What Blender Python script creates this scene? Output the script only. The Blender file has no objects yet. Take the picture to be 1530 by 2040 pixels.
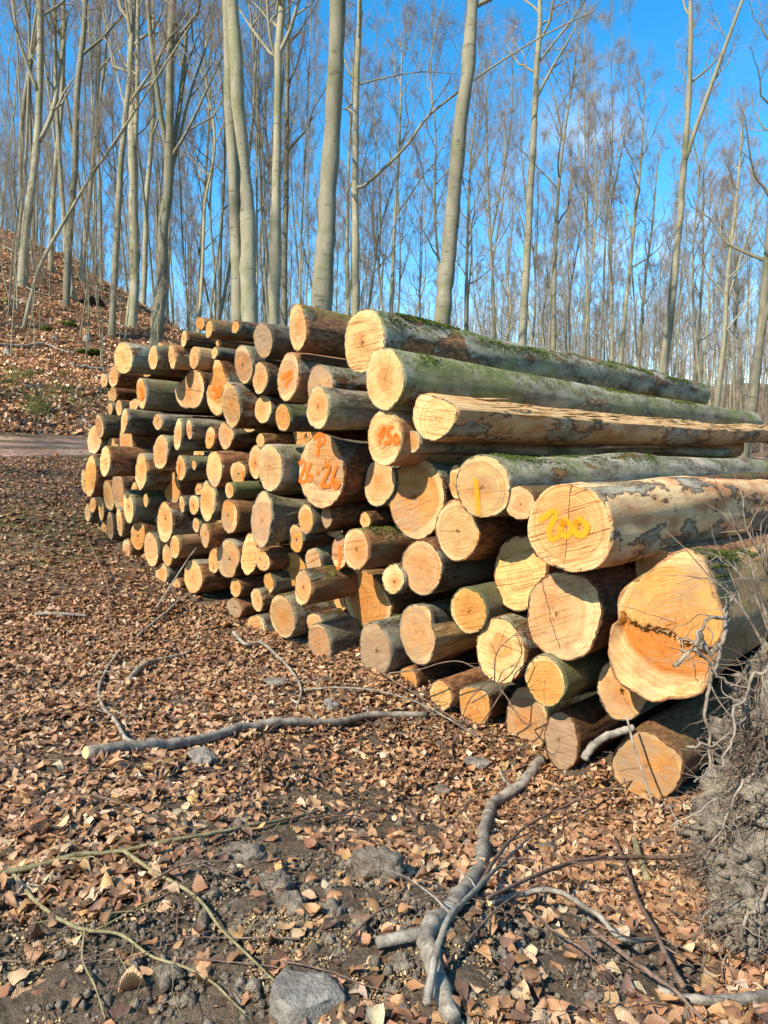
import bpy, bmesh, math, random
import numpy as np
from mathutils import Vector, Matrix

scene = bpy.context.scene
COL = scene.collection
rng = np.random.default_rng(7)
random.seed(7)

# ------------------------------------------------------------------ camera
F = 1530.0
PITCH = math.radians(4.0)
CAM = np.array([0.0, 0.0, 1.6])
D = np.array([.672, .741, 0.0]); D /= np.linalg.norm(D)     # direction the logs point
HV = np.array([D[1], -D[0], 0.0])                            # along the cut faces
UP = np.array([0.0, 0.0, 1.0])
C0 = 4.5

cam_data = bpy.data.cameras.new("camera")
cam_data.sensor_fit = 'HORIZONTAL'; cam_data.sensor_width = 36; cam_data.lens = 36
cam_data.clip_end = 3000
cam = bpy.data.objects.new("camera", cam_data); COL.objects.link(cam)
cam.location = CAM; cam.rotation_euler = (math.pi/2 - PITCH, 0, 0)
scene.camera = cam


def ray(u, v):
    a = (1020 - v) / F
    return np.array([(u - 765) / F, math.cos(PITCH) + a*math.sin(PITCH), -math.sin(PITCH) + a*math.cos(PITCH)])


def on_face(u, v, s):
    r = ray(u, v); t = (C0 + s) / (r @ D)
    return CAM + r*t


def at_depth(u, v, dep):
    return CAM + ray(u, v)*dep


# ------------------------------------------------------------------ noise
def _hash(ix, iy, seed):
    n = (ix*374761393 + iy*668265263 + seed*974711) & 0xffffffff
    n = ((n ^ (n >> 13))*1274126177) & 0xffffffff
    return ((n ^ (n >> 16)) & 0xffff)/65535.0


def vnoise(x, y, seed=0):
    x = np.asarray(x, float); y = np.asarray(y, float)
    ix = np.floor(x).astype(np.int64); iy = np.floor(y).astype(np.int64)
    fx = x-ix; fy = y-iy
    fx = fx*fx*(3-2*fx); fy = fy*fy*(3-2*fy)
    a = _hash(ix, iy, seed); b = _hash(ix+1, iy, seed); c = _hash(ix, iy+1, seed); d = _hash(ix+1, iy+1, seed)
    return (a*(1-fx)+b*fx)*(1-fy)+(c*(1-fx)+d*fx)*fy - .5


def fbm(x, y, seed=0, octs=4, gain=.5):
    t = 0; amp = 1.0
    for o in range(octs):
        t = t + amp*vnoise(x*2**o, y*2**o, seed+o*17); amp *= gain
    return t


def fbm3(V, sc, seed, octs=4):
    q = V*sc
    return (fbm(q[:, 0]+seed, q[:, 1], seed, octs)+fbm(q[:, 1]+seed, q[:, 2], seed+3, octs)+fbm(q[:, 2]+seed, q[:, 0], seed+7, octs))*.62


def sstep(a, b, x):
    t = np.clip((np.asarray(x, float)-a)/(b-a), 0, 1)
    return t*t*(3-2*t)


# ------------------------------------------------------------------ terrain
PA = np.array([-90, -60, -46, -37.5, -31.6, -23, -17, -15.8, -15, -13, -11, -9.3, -8.5, -8.0, -7.2, -6.3, -5.5, -4.8, -4.1, -3.6, -3.0, -2.2, -1.6, 0, 6, 90.])
PZ = np.array([11.5, 12.5, 12.6, 12.2, 8.6, 4.9, 2.65, 2.15, 1.98, 1.66, 1.2, .86, .62, .42, .22, .0, -.13, -.17, -.15, -.28, -.50, -.55, -.50, -.25, .3, 1.2])


def ground(x, y, detail=True):
    x = np.asarray(x, float); y = np.asarray(y, float)
    a = x*HV[0]+y*HV[1]; c = x*D[0]+y*D[1]
    p = np.interp(a, PA, PZ)
    # soften the polyline
    p = (p + np.interp(a-.35, PA, PZ) + np.interp(a+.35, PA, PZ))/3
    hillfall = 1-sstep(14.5, 38, c)
    p = np.where(p > 1.6, 1.6+(p-1.6)*hillfall, p)
    near = .14 + .05*np.clip(c, -3, 2)
    w = np.maximum(sstep(1.2, 4.2, c), sstep(-7.5, -11, a))
    z = near*(1-w)+p*w
    far = sstep(14, 30, np.hypot(x, y))
    z = z + 15*sstep(95, 190, np.hypot(x, y))*(1+.5*fbm(x*.012, y*.012, 91, 2))
    z = z + fbm(x*.45, y*.45, 3, 3)*(.10+.5*far)
    if detail:
        z = z + fbm(x*3.1, y*3.1, 11, 4)*.05*(1-sstep(9, 16, np.hypot(x, y)))
    return z


def ground_hit(u, v):
    r = ray(u, v); lo, hi = .5, .5
    while hi < 300:
        p = CAM+r*hi
        if p[2] < ground(p[0], p[1]): break
        lo = hi; hi *= 1.05
    for _ in range(30):
        m = (lo+hi)/2; p = CAM+r*m
        if p[2] < ground(p[0], p[1]): hi = m
        else: lo = m
    return CAM+r*hi


# ------------------------------------------------------------------ object helpers
def link(o, parent=None):
    COL.objects.link(o)
    if parent is not None: o.parent = parent
    return o


def tag(o, label=None, cat=None, group=None, kind=None):
    if label: o["label"] = label
    if cat: o["category"] = cat
    if group: o["group"] = group
    if kind: o["kind"] = kind
    return o


def empty(name, loc=(0, 0, 0), mat=None):
    o = bpy.data.objects.new(name, None)
    if mat is not None: o.matrix_world = mat
    else: o.location = loc
    o.empty_display_size = .2
    return link(o)


def mesh_np(name, V, quads=None, tris=None, smooth=True):
    me = bpy.data.meshes.new(name)
    V = np.asarray(V, np.float32)
    nq = 0 if quads is None else len(quads); nt = 0 if tris is None else len(tris)
    me.vertices.add(len(V)); me.vertices.foreach_set("co", V.ravel())
    idx = []
    if nq: idx.append(np.asarray(quads, np.int32).ravel())
    if nt: idx.append(np.asarray(tris, np.int32).ravel())
    idx = np.concatenate(idx)
    me.loops.add(len(idx)); me.loops.foreach_set("vertex_index", idx)
    me.polygons.add(nq+nt)
    starts = np.concatenate([np.arange(nq)*4, nq*4+np.arange(nt)*3]).astype(np.int32)
    me.polygons.foreach_set("loop_start", starts)
    me.update(calc_edges=True); me.validate()
    if smooth: me.polygons.foreach_set("use_smooth", np.ones(len(me.polygons), bool))
    return me


def obj(name, me, mat, parent=None):
    if isinstance(mat, (list, tuple)):
        for m in mat: me.materials.append(m)
    else: me.materials.append(mat)
    o = bpy.data.objects.new(name, me)
    return link(o, parent)


class Tubes:
    """collects tapered tubes (same point count and sides are built together)"""
    def __init__(self): self.g = {}

    def add(self, P, R, k=5, cap=False):
        P = np.asarray(P, float); R = np.asarray(R, float)
        if P.ndim == 2: P = P[None]; R = R[None]
        if cap:
            P = np.concatenate([P[:, :1], P, P[:, -1:]], 1)
            R = np.concatenate([R[:, :1]*0, R, R[:, -1:]*0], 1)
        self.g.setdefault((P.shape[1], k, cap), []).append((P, R))

    def mesh(self, name, smooth=True):
        VS = []; QS = []; off = 0
        for (n, k, cap), lst in self.g.items():
            P = np.concatenate([a for a, _ in lst]); R = np.concatenate([b for _, b in lst])
            m = len(P)
            T = np.empty_like(P)
            T[:, 1:-1] = P[:, 2:]-P[:, :-2]; T[:, 0] = P[:, 1]-P[:, 0]; T[:, -1] = P[:, -1]-P[:, -2]
            if cap: T[:, 0] = T[:, 1] = P[:, 2]-P[:, 1]; T[:, -1] = T[:, -2] = P[:, -2]-P[:, -3]
            T /= np.linalg.norm(T, axis=2, keepdims=True)+1e-9
            mean = T.mean(1); ref = np.where((np.abs(mean[:, 2]) > .75)[:, None], [[1., 0, 0]], [[0, 0, 1.]])
            U = np.cross(T, ref[:, None, :]); U /= np.linalg.norm(U, axis=2, keepdims=True)+1e-9
            W = np.cross(T, U)
            an = np.arange(k)*2*math.pi/k
            V = P[:, :, None]+R[:, :, None, None]*(np.cos(an)[None, None, :, None]*U[:, :, None]+np.sin(an)[None, None, :, None]*W[:, :, None])
            VS.append(V.reshape(-1, 3))
            i = np.arange(n-1)[:, None]; j = np.arange(k)[None]
            q = np.stack([i*k+j, i*k+(j+1) % k, (i+1)*k+(j+1) % k, (i+1)*k+j], -1).reshape(-1, 4)
            q = (q[None]+(np.arange(m)*n*k)[:, None, None]).reshape(-1, 4)+off
            QS.append(q); off += m*n*k
        return mesh_np(name, np.concatenate(VS), np.concatenate(QS), smooth=smooth)


def spline(P, n):
    """Catmull-Rom resample of control points"""
    P = np.asarray(P, float); m = len(P)
    Q = np.vstack([2*P[0]-P[1], P, 2*P[-1]-P[-2]])
    t = np.linspace(0, m-1-1e-6, n); i = t.astype(int); f = (t-i)[:, None]
    a, b, c, d = Q[i], Q[i+1], Q[i+2], Q[i+3]
    return .5*((2*b)+(c-a)*f+(2*a-5*b+4*c-d)*f**2+(3*b-a-3*c+d)*f**3)


# ------------------------------------------------------------------ materials
class NT:
    def __init__(self, name):
        self.m = bpy.data.materials.new(name); self.m.use_nodes = True
        self.t = self.m.node_tree; self.t.nodes.clear()
        self.out = self.n('ShaderNodeOutputMaterial')

    def n(self, typ, **kw):
        nd = self.t.nodes.new(typ)
        for k, v in kw.items(): setattr(nd, k, v)
        return nd

    def inp(self, sock, v):
        if hasattr(v, 'is_linked') or isinstance(v, bpy.types.NodeSocket): self.t.links.new(v, sock)
        elif v is not None:
            if isinstance(v, (tuple, list)) and len(v) == 3 and sock.type == 'RGBA': v = (*v, 1)
            sock.default_value = v

    def coord(self, which='Object'): return self.n('ShaderNodeTexCoord').outputs[which]

    def mapping(self, vec, scale=(1, 1, 1), rot=(0, 0, 0), loc=(0, 0, 0)):
        m = self.n('ShaderNodeMapping'); self.inp(m.inputs['Vector'], vec)
        self.inp(m.inputs['Scale'], scale); self.inp(m.inputs['Rotation'], rot); self.inp(m.inputs['Location'], loc)
        return m.outputs[0]

    def noise(self, vec=None, scale=5, detail=4, rough=.55, dist=0, dims='3D', w=None, out=0):
        nd = self.n('ShaderNodeTexNoise', noise_dimensions=dims)
        if vec is not None and dims != '1D': self.inp(nd.inputs['Vector'], vec)
        if w is not None: self.inp(nd.inputs['W'], w)
        self.inp(nd.inputs['Scale'], scale); nd.inputs['Detail'].default_value = detail
        nd.inputs['Roughness'].default_value = rough; nd.inputs['Distortion'].default_value = dist
        return nd.outputs[out]

    def voro(self, vec, scale, feature='F1', out='Distance', rand=1):
        nd = self.n('ShaderNodeTexVoronoi', feature=feature); self.inp(nd.inputs['Vector'], vec)
        self.inp(nd.inputs['Scale'], scale); nd.inputs['Randomness'].default_value = rand
        return nd.outputs[out]

    def math(self, op, a, b=None, c=None, clamp=False):
        nd = self.n('ShaderNodeMath', operation=op, use_clamp=clamp)
        self.inp(nd.inputs[0], a)
        if b is not None: self.inp(nd.inputs[1], b)
        if c is not None: self.inp(nd.inputs[2], c)
        return nd.outputs[0]

    def ss(self, v, a, b, lo=0., hi=1.):
        nd = self.n('ShaderNodeMapRange', interpolation_type='SMOOTHSTEP')
        self.inp(nd.inputs['Value'], v); self.inp(nd.inputs['From Min'], a); self.inp(nd.inputs['From Max'], b)
        self.inp(nd.inputs['To Min'], lo); self.inp(nd.inputs['To Max'], hi)
        return nd.outputs[0]

    def mix(self, f, a, b, blend='MIX'):
        nd = self.n('ShaderNodeMix', data_type='RGBA', blend_type=blend)
        self.inp(nd.inputs[0], f); self.inp(nd.inputs[6], a); self.inp(nd.inputs[7], b)
        return nd.outputs[2]

    def attr(self, name, typ='OBJECT', out='Fac'):
        return self.n('ShaderNodeAttribute', attribute_type=typ, attribute_name=name).outputs[out]

    def sep(self, v):
        nd = self.n('ShaderNodeSeparateXYZ'); self.inp(nd.inputs[0], v); return nd.outputs

    def comb(self, x, y, z):
        nd = self.n('ShaderNodeCombineXYZ'); self.inp(nd.inputs[0], x); self.inp(nd.inputs[1], y); self.inp(nd.inputs[2], z); return nd.outputs[0]

    def bump(self, h, strength=.5, dist=.01):
        nd = self.n('ShaderNodeBump'); self.inp(nd.inputs['Height'], h); nd.inputs['Strength'].default_value = strength
        nd.inputs['Distance'].default_value = dist; return nd.outputs[0]

    def principled(self, col, rough=.8, normal=None, spec=.3, **kw):
        p = self.n('ShaderNodeBsdfPrincipled'); self.inp(p.inputs['Base Color'], col); self.inp(p.inputs['Roughness'], rough)
        p.inputs['Specular IOR Level'].default_value = spec
        if normal is not None: self.inp(p.inputs['Normal'], normal)
        for k, v in kw.items(): self.inp(p.inputs[k], v)
        return p.outputs[0]

    def done(self, sh):
        self.t.links.new(sh, self.out.inputs['Surface']); return self.m


def mat_endgrain():
    t = NT('end_grain')
    co = t.coord('Object'); s = t.sep(co)
    seed = t.attr('seed'); rad = t.attr('rad'); stain = t.attr('stain'); crack = t.attr('crack')
    tone = t.attr('tone', out='Color')
    p = t.comb(s[0], s[1], seed)
    n1 = t.noise(p, 5, 3); n2 = t.noise(p, 18, 3)
    r = t.math('POWER', t.math('ADD', t.math('MULTIPLY', s[0], s[0]), t.math('MULTIPLY', s[1], s[1])), .5)
    rn = t.math('DIVIDE', r, rad)
    rd = t.math('ADD', r, t.math('ADD', t.math('MULTIPLY', t.math('SUBTRACT', n1, .5), .055), t.math('MULTIPLY', t.math('SUBTRACT', n2, .5), .012)))
    ring = t.noise(dims='1D', w=t.math('ADD', t.math('MULTIPLY', rd, 1.0), seed), scale=120, detail=3, rough=.75)
    ringc = t.noise(dims='1D', w=t.math('ADD', rd, t.math('MULTIPLY', seed, 1.7)), scale=24, detail=2)
    # saw lines
    ang = t.math('MULTIPLY', t.math('SUBTRACT', seed, 6.5), .07)
    rot2 = t.n('ShaderNodeVectorRotate', rotation_type='Z_AXIS'); t.inp(rot2.inputs['Vector'], co); t.inp(rot2.inputs['Angle'], t.attr('cang'))
    r2 = t.sep(rot2.outputs[0])
    rot = t.n('ShaderNodeVectorRotate', rotation_type='Z_AXIS'); t.inp(rot.inputs['Vector'], co); t.inp(rot.inputs['Angle'], ang)
    rs = t.sep(rot.outputs[0])
    wob = t.math('MULTIPLY', t.math('SUBTRACT', t.noise(co, 4, 2), .5), .02)
    saw = t.noise(t.comb(t.math('MULTIPLY', rs[0], 2.2), t.math('MULTIPLY', t.math('ADD', rs[1], wob), 105), seed), 1, 3, .65)
    patch = t.noise(p, 9, 5, .65)
    heart = t.ss(t.math('ADD', rn, t.math('MULTIPLY', t.math('SUBTRACT', n1, .5), .9)), .25, .62)
    col = t.mix(heart, t.mix(t.math('MULTIPLY_ADD', t.math('FRACT', t.math('MULTIPLY', seed, 7.3)), .5, .2), tone, (.50, .20, .04)), tone)
    col = t.mix(t.ss(t.math('ADD', rn, t.math('MULTIPLY', t.math('SUBTRACT', n1, .5), .25)), .84, .96), col, t.mix(.5, tone, (.82, .62, .31)))
    col = t.mix(t.math('MULTIPLY', t.ss(ring, .54, .38), .60), col, t.mix(1, col, (.60, .38, .22), 'MULTIPLY'))
    col = t.mix(t.math('MULTIPLY', t.math('MULTIPLY', t.ss(ringc, .5, .33), t.ss(patch, .7, .4)), .30), col, t.mix(1, col, (.74, .55, .38), 'MULTIPLY'))
    col = t.mix(t.math('MULTIPLY', t.ss(saw, .47, .36), t.attr('saw')), col, t.mix(1, col, (.42, .25, .14), 'MULTIPLY'))
    col = t.mix(t.math('MULTIPLY', t.ss(patch, .48, .68), .6), col, t.mix(1, col, (.80, .60, .42), 'MULTIPLY'))
    grit = t.noise(p, 150, 3, .75)
    col = t.mix(t.math('MULTIPLY', t.ss(grit, .5, .34), .45), col, t.mix(1, col, (.62, .43, .28), 'MULTIPLY'))
    dirt = t.math('MULTIPLY', t.ss(rn, .45, 1.0), t.ss(t.noise(p, 7, 5, .7), .50, .70))
    col = t.mix(t.math('MULTIPLY', dirt, .55), col, t.mix(1, col, (.50, .38, .28), 'MULTIPLY'))
    spl = t.noise(t.comb(t.math('MULTIPLY', rs[0], 30), t.math('MULTIPLY', rs[1], 190), seed), 1, 2, .6)
    col = t.mix(t.math('MULTIPLY', t.ss(spl, .66, .74), .5), col, (.86, .70, .42))
    # grey-brown weathering, streaked along one direction
    st = t.noise(t.comb(t.math('MULTIPLY', rs[0], 10), t.math('MULTIPLY', rs[1], 60), seed), 1, 3, .6)
    big = t.noise(p, 3.2, 2)
    sm = t.math('MULTIPLY', t.ss(t.math('ADD', t.math('MULTIPLY', st, .5), t.math('ADD', t.math('MULTIPLY', big, .7), t.math('MULTIPLY', stain, .45))), .70, .98), t.ss(stain, 0, .35))
    col = t.mix(sm, col, t.mix(st, (.13, .07, .032), (.47, .31, .17)))
    # drying cracks from the pith
    cw = t.math('ADD', r2[1], t.math('MULTIPLY', t.math('SUBTRACT', t.noise(co, 9, 3), .5), .05))
    c1 = t.math('MULTIPLY', t.ss(t.math('ABSOLUTE', cw), .0045, .0012), t.ss(rn, 1.02, .75))
    side = t.math('MAXIMUM', t.ss(r2[0], -.03, .01), t.ss(crack, .85, .95))
    cw2 = t.math('ADD', r2[0], t.math('MULTIPLY', t.math('SUBTRACT', t.noise(co, 12, 3), .5), .05))
    c2 = t.math('MULTIPLY', t.math('MULTIPLY', t.ss(t.math('ABSOLUTE', cw2), .0035, .001), t.ss(rn, .55, .4)), .6)
    cr = t.math('MULTIPLY', t.math('MAXIMUM', t.math('MULTIPLY', c1, side), c2), crack)
    pith = t.math('MULTIPLY', t.ss(r, .011, .004), .55)
    cr = t.math('MAXIMUM', cr, pith)
    col = t.mix(cr, col, (.09, .04, .015))
    hgt = t.math('ADD', t.math('MULTIPLY', saw, .5), t.math('SUBTRACT', t.math('MULTIPLY', patch, .35), cr))
    return t.done(t.principled(col, .72, t.bump(hgt, .35, .006), .25))


def mat_bark(name='log_bark'):
    t = NT(name)
    co = t.coord('Object'); seed = t.attr('seed'); s = t.sep(co)
    off = t.comb(s[0], s[1], t.math('ADD', s[2], t.math('MULTIPLY', seed, 13)))
    st = t.mapping(off, (1, 1, .35))
    n1 = t.noise(st, 6, 5, .6); n2 = t.noise(st, 30, 4, .65); n3 = t.noise(off, 2.3, 3, .5); fine = t.noise(off, 120, 3, .7)
    blot = t.noise(off, 11, 4, .7)
    col = t.mix(t.ss(n1, .32, .66), (.115, .085, .05), (.46, .395, .26))
    lich = t.noise(off, 7, 5, .7)
    col = t.mix(t.math('MULTIPLY', t.ss(lich, .58, .66), .65), col, (.52, .48, .36))
    col = t.mix(t.math('MULTIPLY', t.ss(lich, .40, .33), .7), col, (.085, .06, .035))
    col = t.mix(t.math('MULTIPLY', t.ss(n2, .53, .68), .7), col, (.44, .44, .37))
    col = t.mix(t.math('MULTIPLY', t.ss(fine, .54, .38), .65), col, t.mix(1, col, (.34, .29, .22), 'MULTIPLY'))
    green = t.attr('green'); strip = t.attr('strip'); moss = t.attr('moss'); fresh = t.attr('fresh')
    gm = t.ss(t.math('ADD', t.math('ADD', t.math('MULTIPLY', blot, .35), t.math('MULTIPLY', n3, .75)), t.math('MULTIPLY', green, .42)), .66, .92)
    col = t.mix(t.math('MULTIPLY', gm, t.math('ADD', .12, t.math('MULTIPLY', fine, 1.0))), col, (.20, .215, .05))
    # transverse scars
    sc = t.noise(t.comb(t.math('MULTIPLY', s[0], 5), t.math('MULTIPLY', s[1], 5), t.math('ADD', t.math('MULTIPLY', s[2], 14), t.math('MULTIPLY', seed, 31))), 1, 2)
    col = t.mix(t.math('MULTIPLY', t.ss(sc, .36, .28), .5), col, (.05, .04, .028))
    # stripped inner bark / wood
    sm_ = t.math('ADD', t.math('ADD', t.math('MULTIPLY', t.noise(st, 3.4, 5, .62), .85), t.math('MULTIPLY', blot, .15)), t.math('MULTIPLY', strip, .42))
    sm = t.ss(sm_, .715, .735); edge = t.math('MULTIPLY', t.ss(sm_, .69, .715), t.ss(sm_, .75, .722))
    inner = t.mix(t.ss(n2, .35, .65), (.15, .062, .027), (.40, .185, .075))
    inner = t.mix(fresh, inner, t.mix(t.ss(n1, .35, .6), (.50, .22, .08), (.72, .47, .22)))
    col = t.mix(sm, col, inner)
    col = t.mix(t.math('MULTIPLY', edge, .7), col, (.15, .055, .02))
    shade_dim = t.attr('shade_dim'); col = t.mix(1, col, t.comb(shade_dim, shade_dim, shade_dim), 'MULTIPLY')  # dims most logs' bark, shade along their sides put into the colour
    geo = t.n('ShaderNodeNewGeometry'); nz = t.sep(geo.outputs['Normal'])[2]
    mm = t.math('MULTIPLY', t.ss(nz, .05, .75), t.ss(t.math('ADD', t.math('MULTIPLY', blot, .6), t.math('MULTIPLY', n3, .5)), .50, .66))
    mm = t.math('MULTIPLY', mm, moss)
    col = t.mix(mm, col, t.mix(fine, (.035, .055, .008), (.17, .20, .03)))
    hgt = t.math('ADD', t.math('MULTIPLY', n2, .5), t.math('ADD', t.math('MULTIPLY', fine, .35), t.math('ADD', t.math('MULTIPLY', sm, -.7), t.math('MULTIPLY', mm, .8))))
    return t.done(t.principled(col, .85, t.bump(hgt, 1.0, .018), .2))


def mat_splitwood():
    t = NT('split_wood')
    co = t.coord('Object'); s = t.sep(co)
    g = t.noise(t.comb(t.math('MULTIPLY', s[0], 60), t.math('MULTIPLY', s[1], 60), t.math('MULTIPLY', s[2], 3)), 1, 4, .65)
    b = t.noise(co, 4, 4)
    col = t.mix(t.ss(g, .3, .7), (.36, .17, .055), (.72, .48, .21))
    col = t.mix(t.math('MULTIPLY', t.ss(b, .52, .68), .6), col, (.45, .18, .05))
    col = t.mix(t.math('MULTIPLY', t.ss(g, .36, .28), .8), col, (.12, .055, .02))
    return t.done(t.principled(col, .75, t.bump(g, .8, .015), .2))


def mat_paint(name, c):
    t = NT(name)
    co = t.coord('Object'); e = t.attr('edge', 'GEOMETRY')
    n = t.noise(co, 60, 5, .75); n2 = t.noise(co, 12, 3)
    a = t.ss(t.math('ADD', e, t.math('MULTIPLY', t.math('SUBTRACT', n, .5), 1.7)), .10, .9)
    a = t.math('MULTIPLY', a, t.ss(n2, .25, .6, .6, .92))
    col = t.mix(n2, c, (c[0]*.92, c[1]*.7, c[2]*.8))
    tr = t.n('ShaderNodeBsdfTransparent'); mx = t.n('ShaderNodeMixShader')
    t.inp(mx.inputs[0], a); t.t.links.new(tr.outputs[0], mx.inputs[1]); t.t.links.new(t.principled(col, .7, spec=.2), mx.inputs[2])
    return t.done(mx.outputs[0])


def mat_ground():
    t = NT('leafy_soil')
    co = t.coord('Object')
    n1 = t.noise(co, .9, 4, .6); n2 = t.noise(co, 14, 6, .7); n3 = t.noise(co, 90, 4, .7); nb = t.noise(co, .28, 4, .6)
    soil = t.mix(n2, (.075, .052, .032), (.25, .185, .12))
    soil = t.mix(t.math('MULTIPLY', t.ss(n3, .60, .72), .7), soil, (.23, .17, .10))
    vec = t.mapping(co, (1, 1, .6)); v = t.n('ShaderNodeTexVoronoi'); t.inp(v.inputs['Vector'], t.mix(.06, vec, t.noise(co, 9, 2, out=1))); t.inp(v.inputs['Scale'], 15)
    vs = t.sep(v.outputs['Color'])
    leaf = t.mix(vs[0], (.16, .075, .035), (.54, .28, .13))
    leaf = t.mix(t.ss(vs[1], .80, .95), leaf, (.55, .34, .19))
    leaf = t.mix(t.ss(v.outputs['Distance'], .35, .65), leaf, (.05, .025, .015))
    dist = t.attr('far', 'GEOMETRY')
    m = t.math('MAXIMUM', t.math('MULTIPLY', t.ss(t.math('ADD', n1, t.math('MULTIPLY', n2, .35)), .52, .74), t.math('MULTIPLY_ADD', dist, .5, .10)), t.math('MULTIPLY', dist, t.ss(t.math('ADD', n2, t.math('MULTIPLY', nb, .6)), .5, .72, 1, .35)))
    col = t.mix(m, soil, leaf)
    col = t.mix(t.math('MULTIPLY', dist, t.ss(t.math('ADD', nb, t.math('MULTIPLY', n2, .3)), .72, .86)), col, (.10, .12, .03))
    n4 = t.noise(co, 38, 5, .75)
    col = t.mix(t.math('MULTIPLY', t.ss(n4, .52, .36), .75), col, t.mix(1, col, (.35, .32, .28), 'MULTIPLY'))
    hgt = t.math('ADD', t.math('MULTIPLY', n4, 1.0), t.math('MULTIPLY', n3, .35))
    return t.done(t.principled(col, .9, t.bump(hgt, 1.0, .035), .15))


def mat_leaf():
    t = NT('dry_leaf')
    col = t.attr('col', 'GEOMETRY', 'Color'); lc = t.sep(t.attr('lc', 'GEOMETRY', 'Vector'))
    w = t.math('ABSOLUTE', lc[1])
    vein = t.math('SINE', t.math('MULTIPLY', t.math('SUBTRACT', lc[0], t.math('MULTIPLY', w, .22)), 62))
    rib = t.ss(w, .10, .03)
    n = t.noise(t.coord('Object'), 45, 4, .65)
    col = t.mix(t.math('MULTIPLY', t.ss(n, .50, .68), .6), col, t.mix(1, col, (.52, .42, .36), 'MULTIPLY'))
    col = t.mix(t.math('MULTIPLY', t.ss(vein, .2, .95), .10), col, t.mix(1, col, (.6, .5, .42), 'MULTIPLY'))
    col = t.mix(t.math('MULTIPLY', rib, .35), col, t.mix(1, col, (1.25, 1.2, 1.1), 'MULTIPLY'))
    tr = t.n('ShaderNodeBsdfTranslucent'); t.inp(tr.inputs['Color'], col)
    mx = t.n('ShaderNodeMixShader'); mx.inputs[0].default_value = .15
    t.t.links.new(t.principled(col, .48, t.bump(t.math('ADD', t.math('MULTIPLY', vein, .35), n), .35, .004), spec=.4), mx.inputs[1]); t.t.links.new(tr.outputs[0], mx.inputs[2])
    return t.done(mx.outputs[0])


def mat_flat(name, a, b, scale=8, rough=.85, bump=.5, spec=.2, stretch=(1, 1, 1), c=None, cth=.62, bd=.01):
    t = NT(name); co = t.mapping(t.coord('Object'), stretch)
    n = t.noise(co, scale, 5, .65); f = t.noise(co, scale*7, 3, .7)
    col = t.mix(t.ss(n, .3, .7), a, b)
    col = t.mix(t.math('MULTIPLY', t.ss(f, .5, .35), .5), col, t.mix(1, col, (.4, .37, .32), 'MULTIPLY'))
    if c: col = t.mix(t.ss(n, cth, cth+.1), col, c)
    h = t.math('ADD', n, t.math('MULTIPLY', f, .5))
    return t.done(t.principled(col, rough, t.bump(h, bump, bd), spec))


def mat_trunk():
    t = NT('beech_trunk_bark')
    co = t.coord('Object'); s = t.sep(co); oi = t.n('ShaderNodeObjectInfo').outputs['Random']
    v = t.comb(s[0], s[1], t.math('ADD', s[2], t.math('MULTIPLY', oi, 50)))
    n1 = t.noise(t.mapping(v, (1, 1, .25)), 5, 4, .6); n2 = t.noise(v, 26, 4, .7)
    rg = t.noise(t.comb(t.math('MULTIPLY', s[0], 1.5), t.math('MULTIPLY', s[1], 1.5), t.math('MULTIPLY', v.node.inputs[2].links[0].from_socket, 9)), 1, 3, .6)
    col = t.mix(n1, (.14, .12, .075), (.44, .40, .28))
    col = t.mix(t.math('MULTIPLY', t.ss(t.noise(v, 1.1, 4, .6), .48, .66), .65), col, (.17, .175, .075))
    col = t.mix(t.math('MULTIPLY', t.ss(n2, .60, .72), .45), col, (.46, .44, .36))
    col = t.mix(t.math('MULTIPLY', t.ss(rg, .40, .31), .65), col, (.085, .075, .05))
    col = t.mix(t.math('MULTIPLY', t.ss(t.noise(v, 9, 3, .6), .63, .70), .75), col, (.09, .08, .055))
    col = t.mix(1, col, t.mix(oi, (.60, .59, .57), (1.15, 1.13, 1.06)), 'MULTIPLY')
    return t.done(t.principled(col, .85, t.bump(t.math('ADD', n2, rg), .35, .02), .15))


M_END = mat_endgrain(); M_BARK = mat_bark(); M_SPLIT = mat_splitwood()
M_ORANGE = mat_paint('orange_spray_paint', (.95, .17, .012)); M_YELLOW = mat_paint('yellow_orange_spray_paint', (.92, .36, .01))
M_GROUND = mat_ground(); M_LEAF = mat_leaf(); M_TRUNK = mat_trunk()
M_TWIG = mat_flat('twig_bark', (.14, .115, .08), (.30, .26, .19), 3, bump=.2)
M_FINETWIG = mat_flat('fine_twig_bark', (.21, .155, .11), (.38, .30, .22), .6, bump=0)
M_STICK = mat_flat('grey_stick_bark', (.13, .105, .075), (.39, .34, .26), 14, bump=.6, c=(.10, .09, .06))
M_GSTICK = mat_flat('green_stick_bark', (.15, .12, .055), (.31, .26, .13), 18, bump=.5)
M_RSTICK = mat_flat('brown_twig_bark', (.10, .06, .04), (.24, .16, .11), 18, bump=.5)
M_STONE = mat_flat('grey_stone', (.12, .105, .082), (.30, .265, .215), 10, bump=.9, bd=.02)
M_CLOD = mat_flat('soil_clod', (.115, .088, .060), (.29, .235, .17), 14, bump=1, bd=.03)
M_CLAY = mat_flat('clay_soil', (.13, .10, .07), (.40, .33, .235), 16, bump=1, bd=.04)
M_ROOT = mat_flat('root_bark', (.085, .06, .04), (.34, .27, .19), 9, bump=.7)
M_ROAD = mat_flat('dirt_road', (.20, .115, .07), (.40, .25, .165), 2.2, bump=.8, c=(.16, .09, .055), cth=.58, bd=.03)
M_MOSS = mat_flat('moss', (.03, .05, .006), (.15, .19, .025), 20, bump=1, bd=.03)
M_CHIP = mat_flat('sawdust_chips', (.62, .40, .16), (.80, .60, .30), 30, bump=.2)
M_DARKSOIL = mat_flat('dark_root_soil', (.02, .013, .01), (.07, .045, .03), 4, bump=1, bd=.05)
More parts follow.
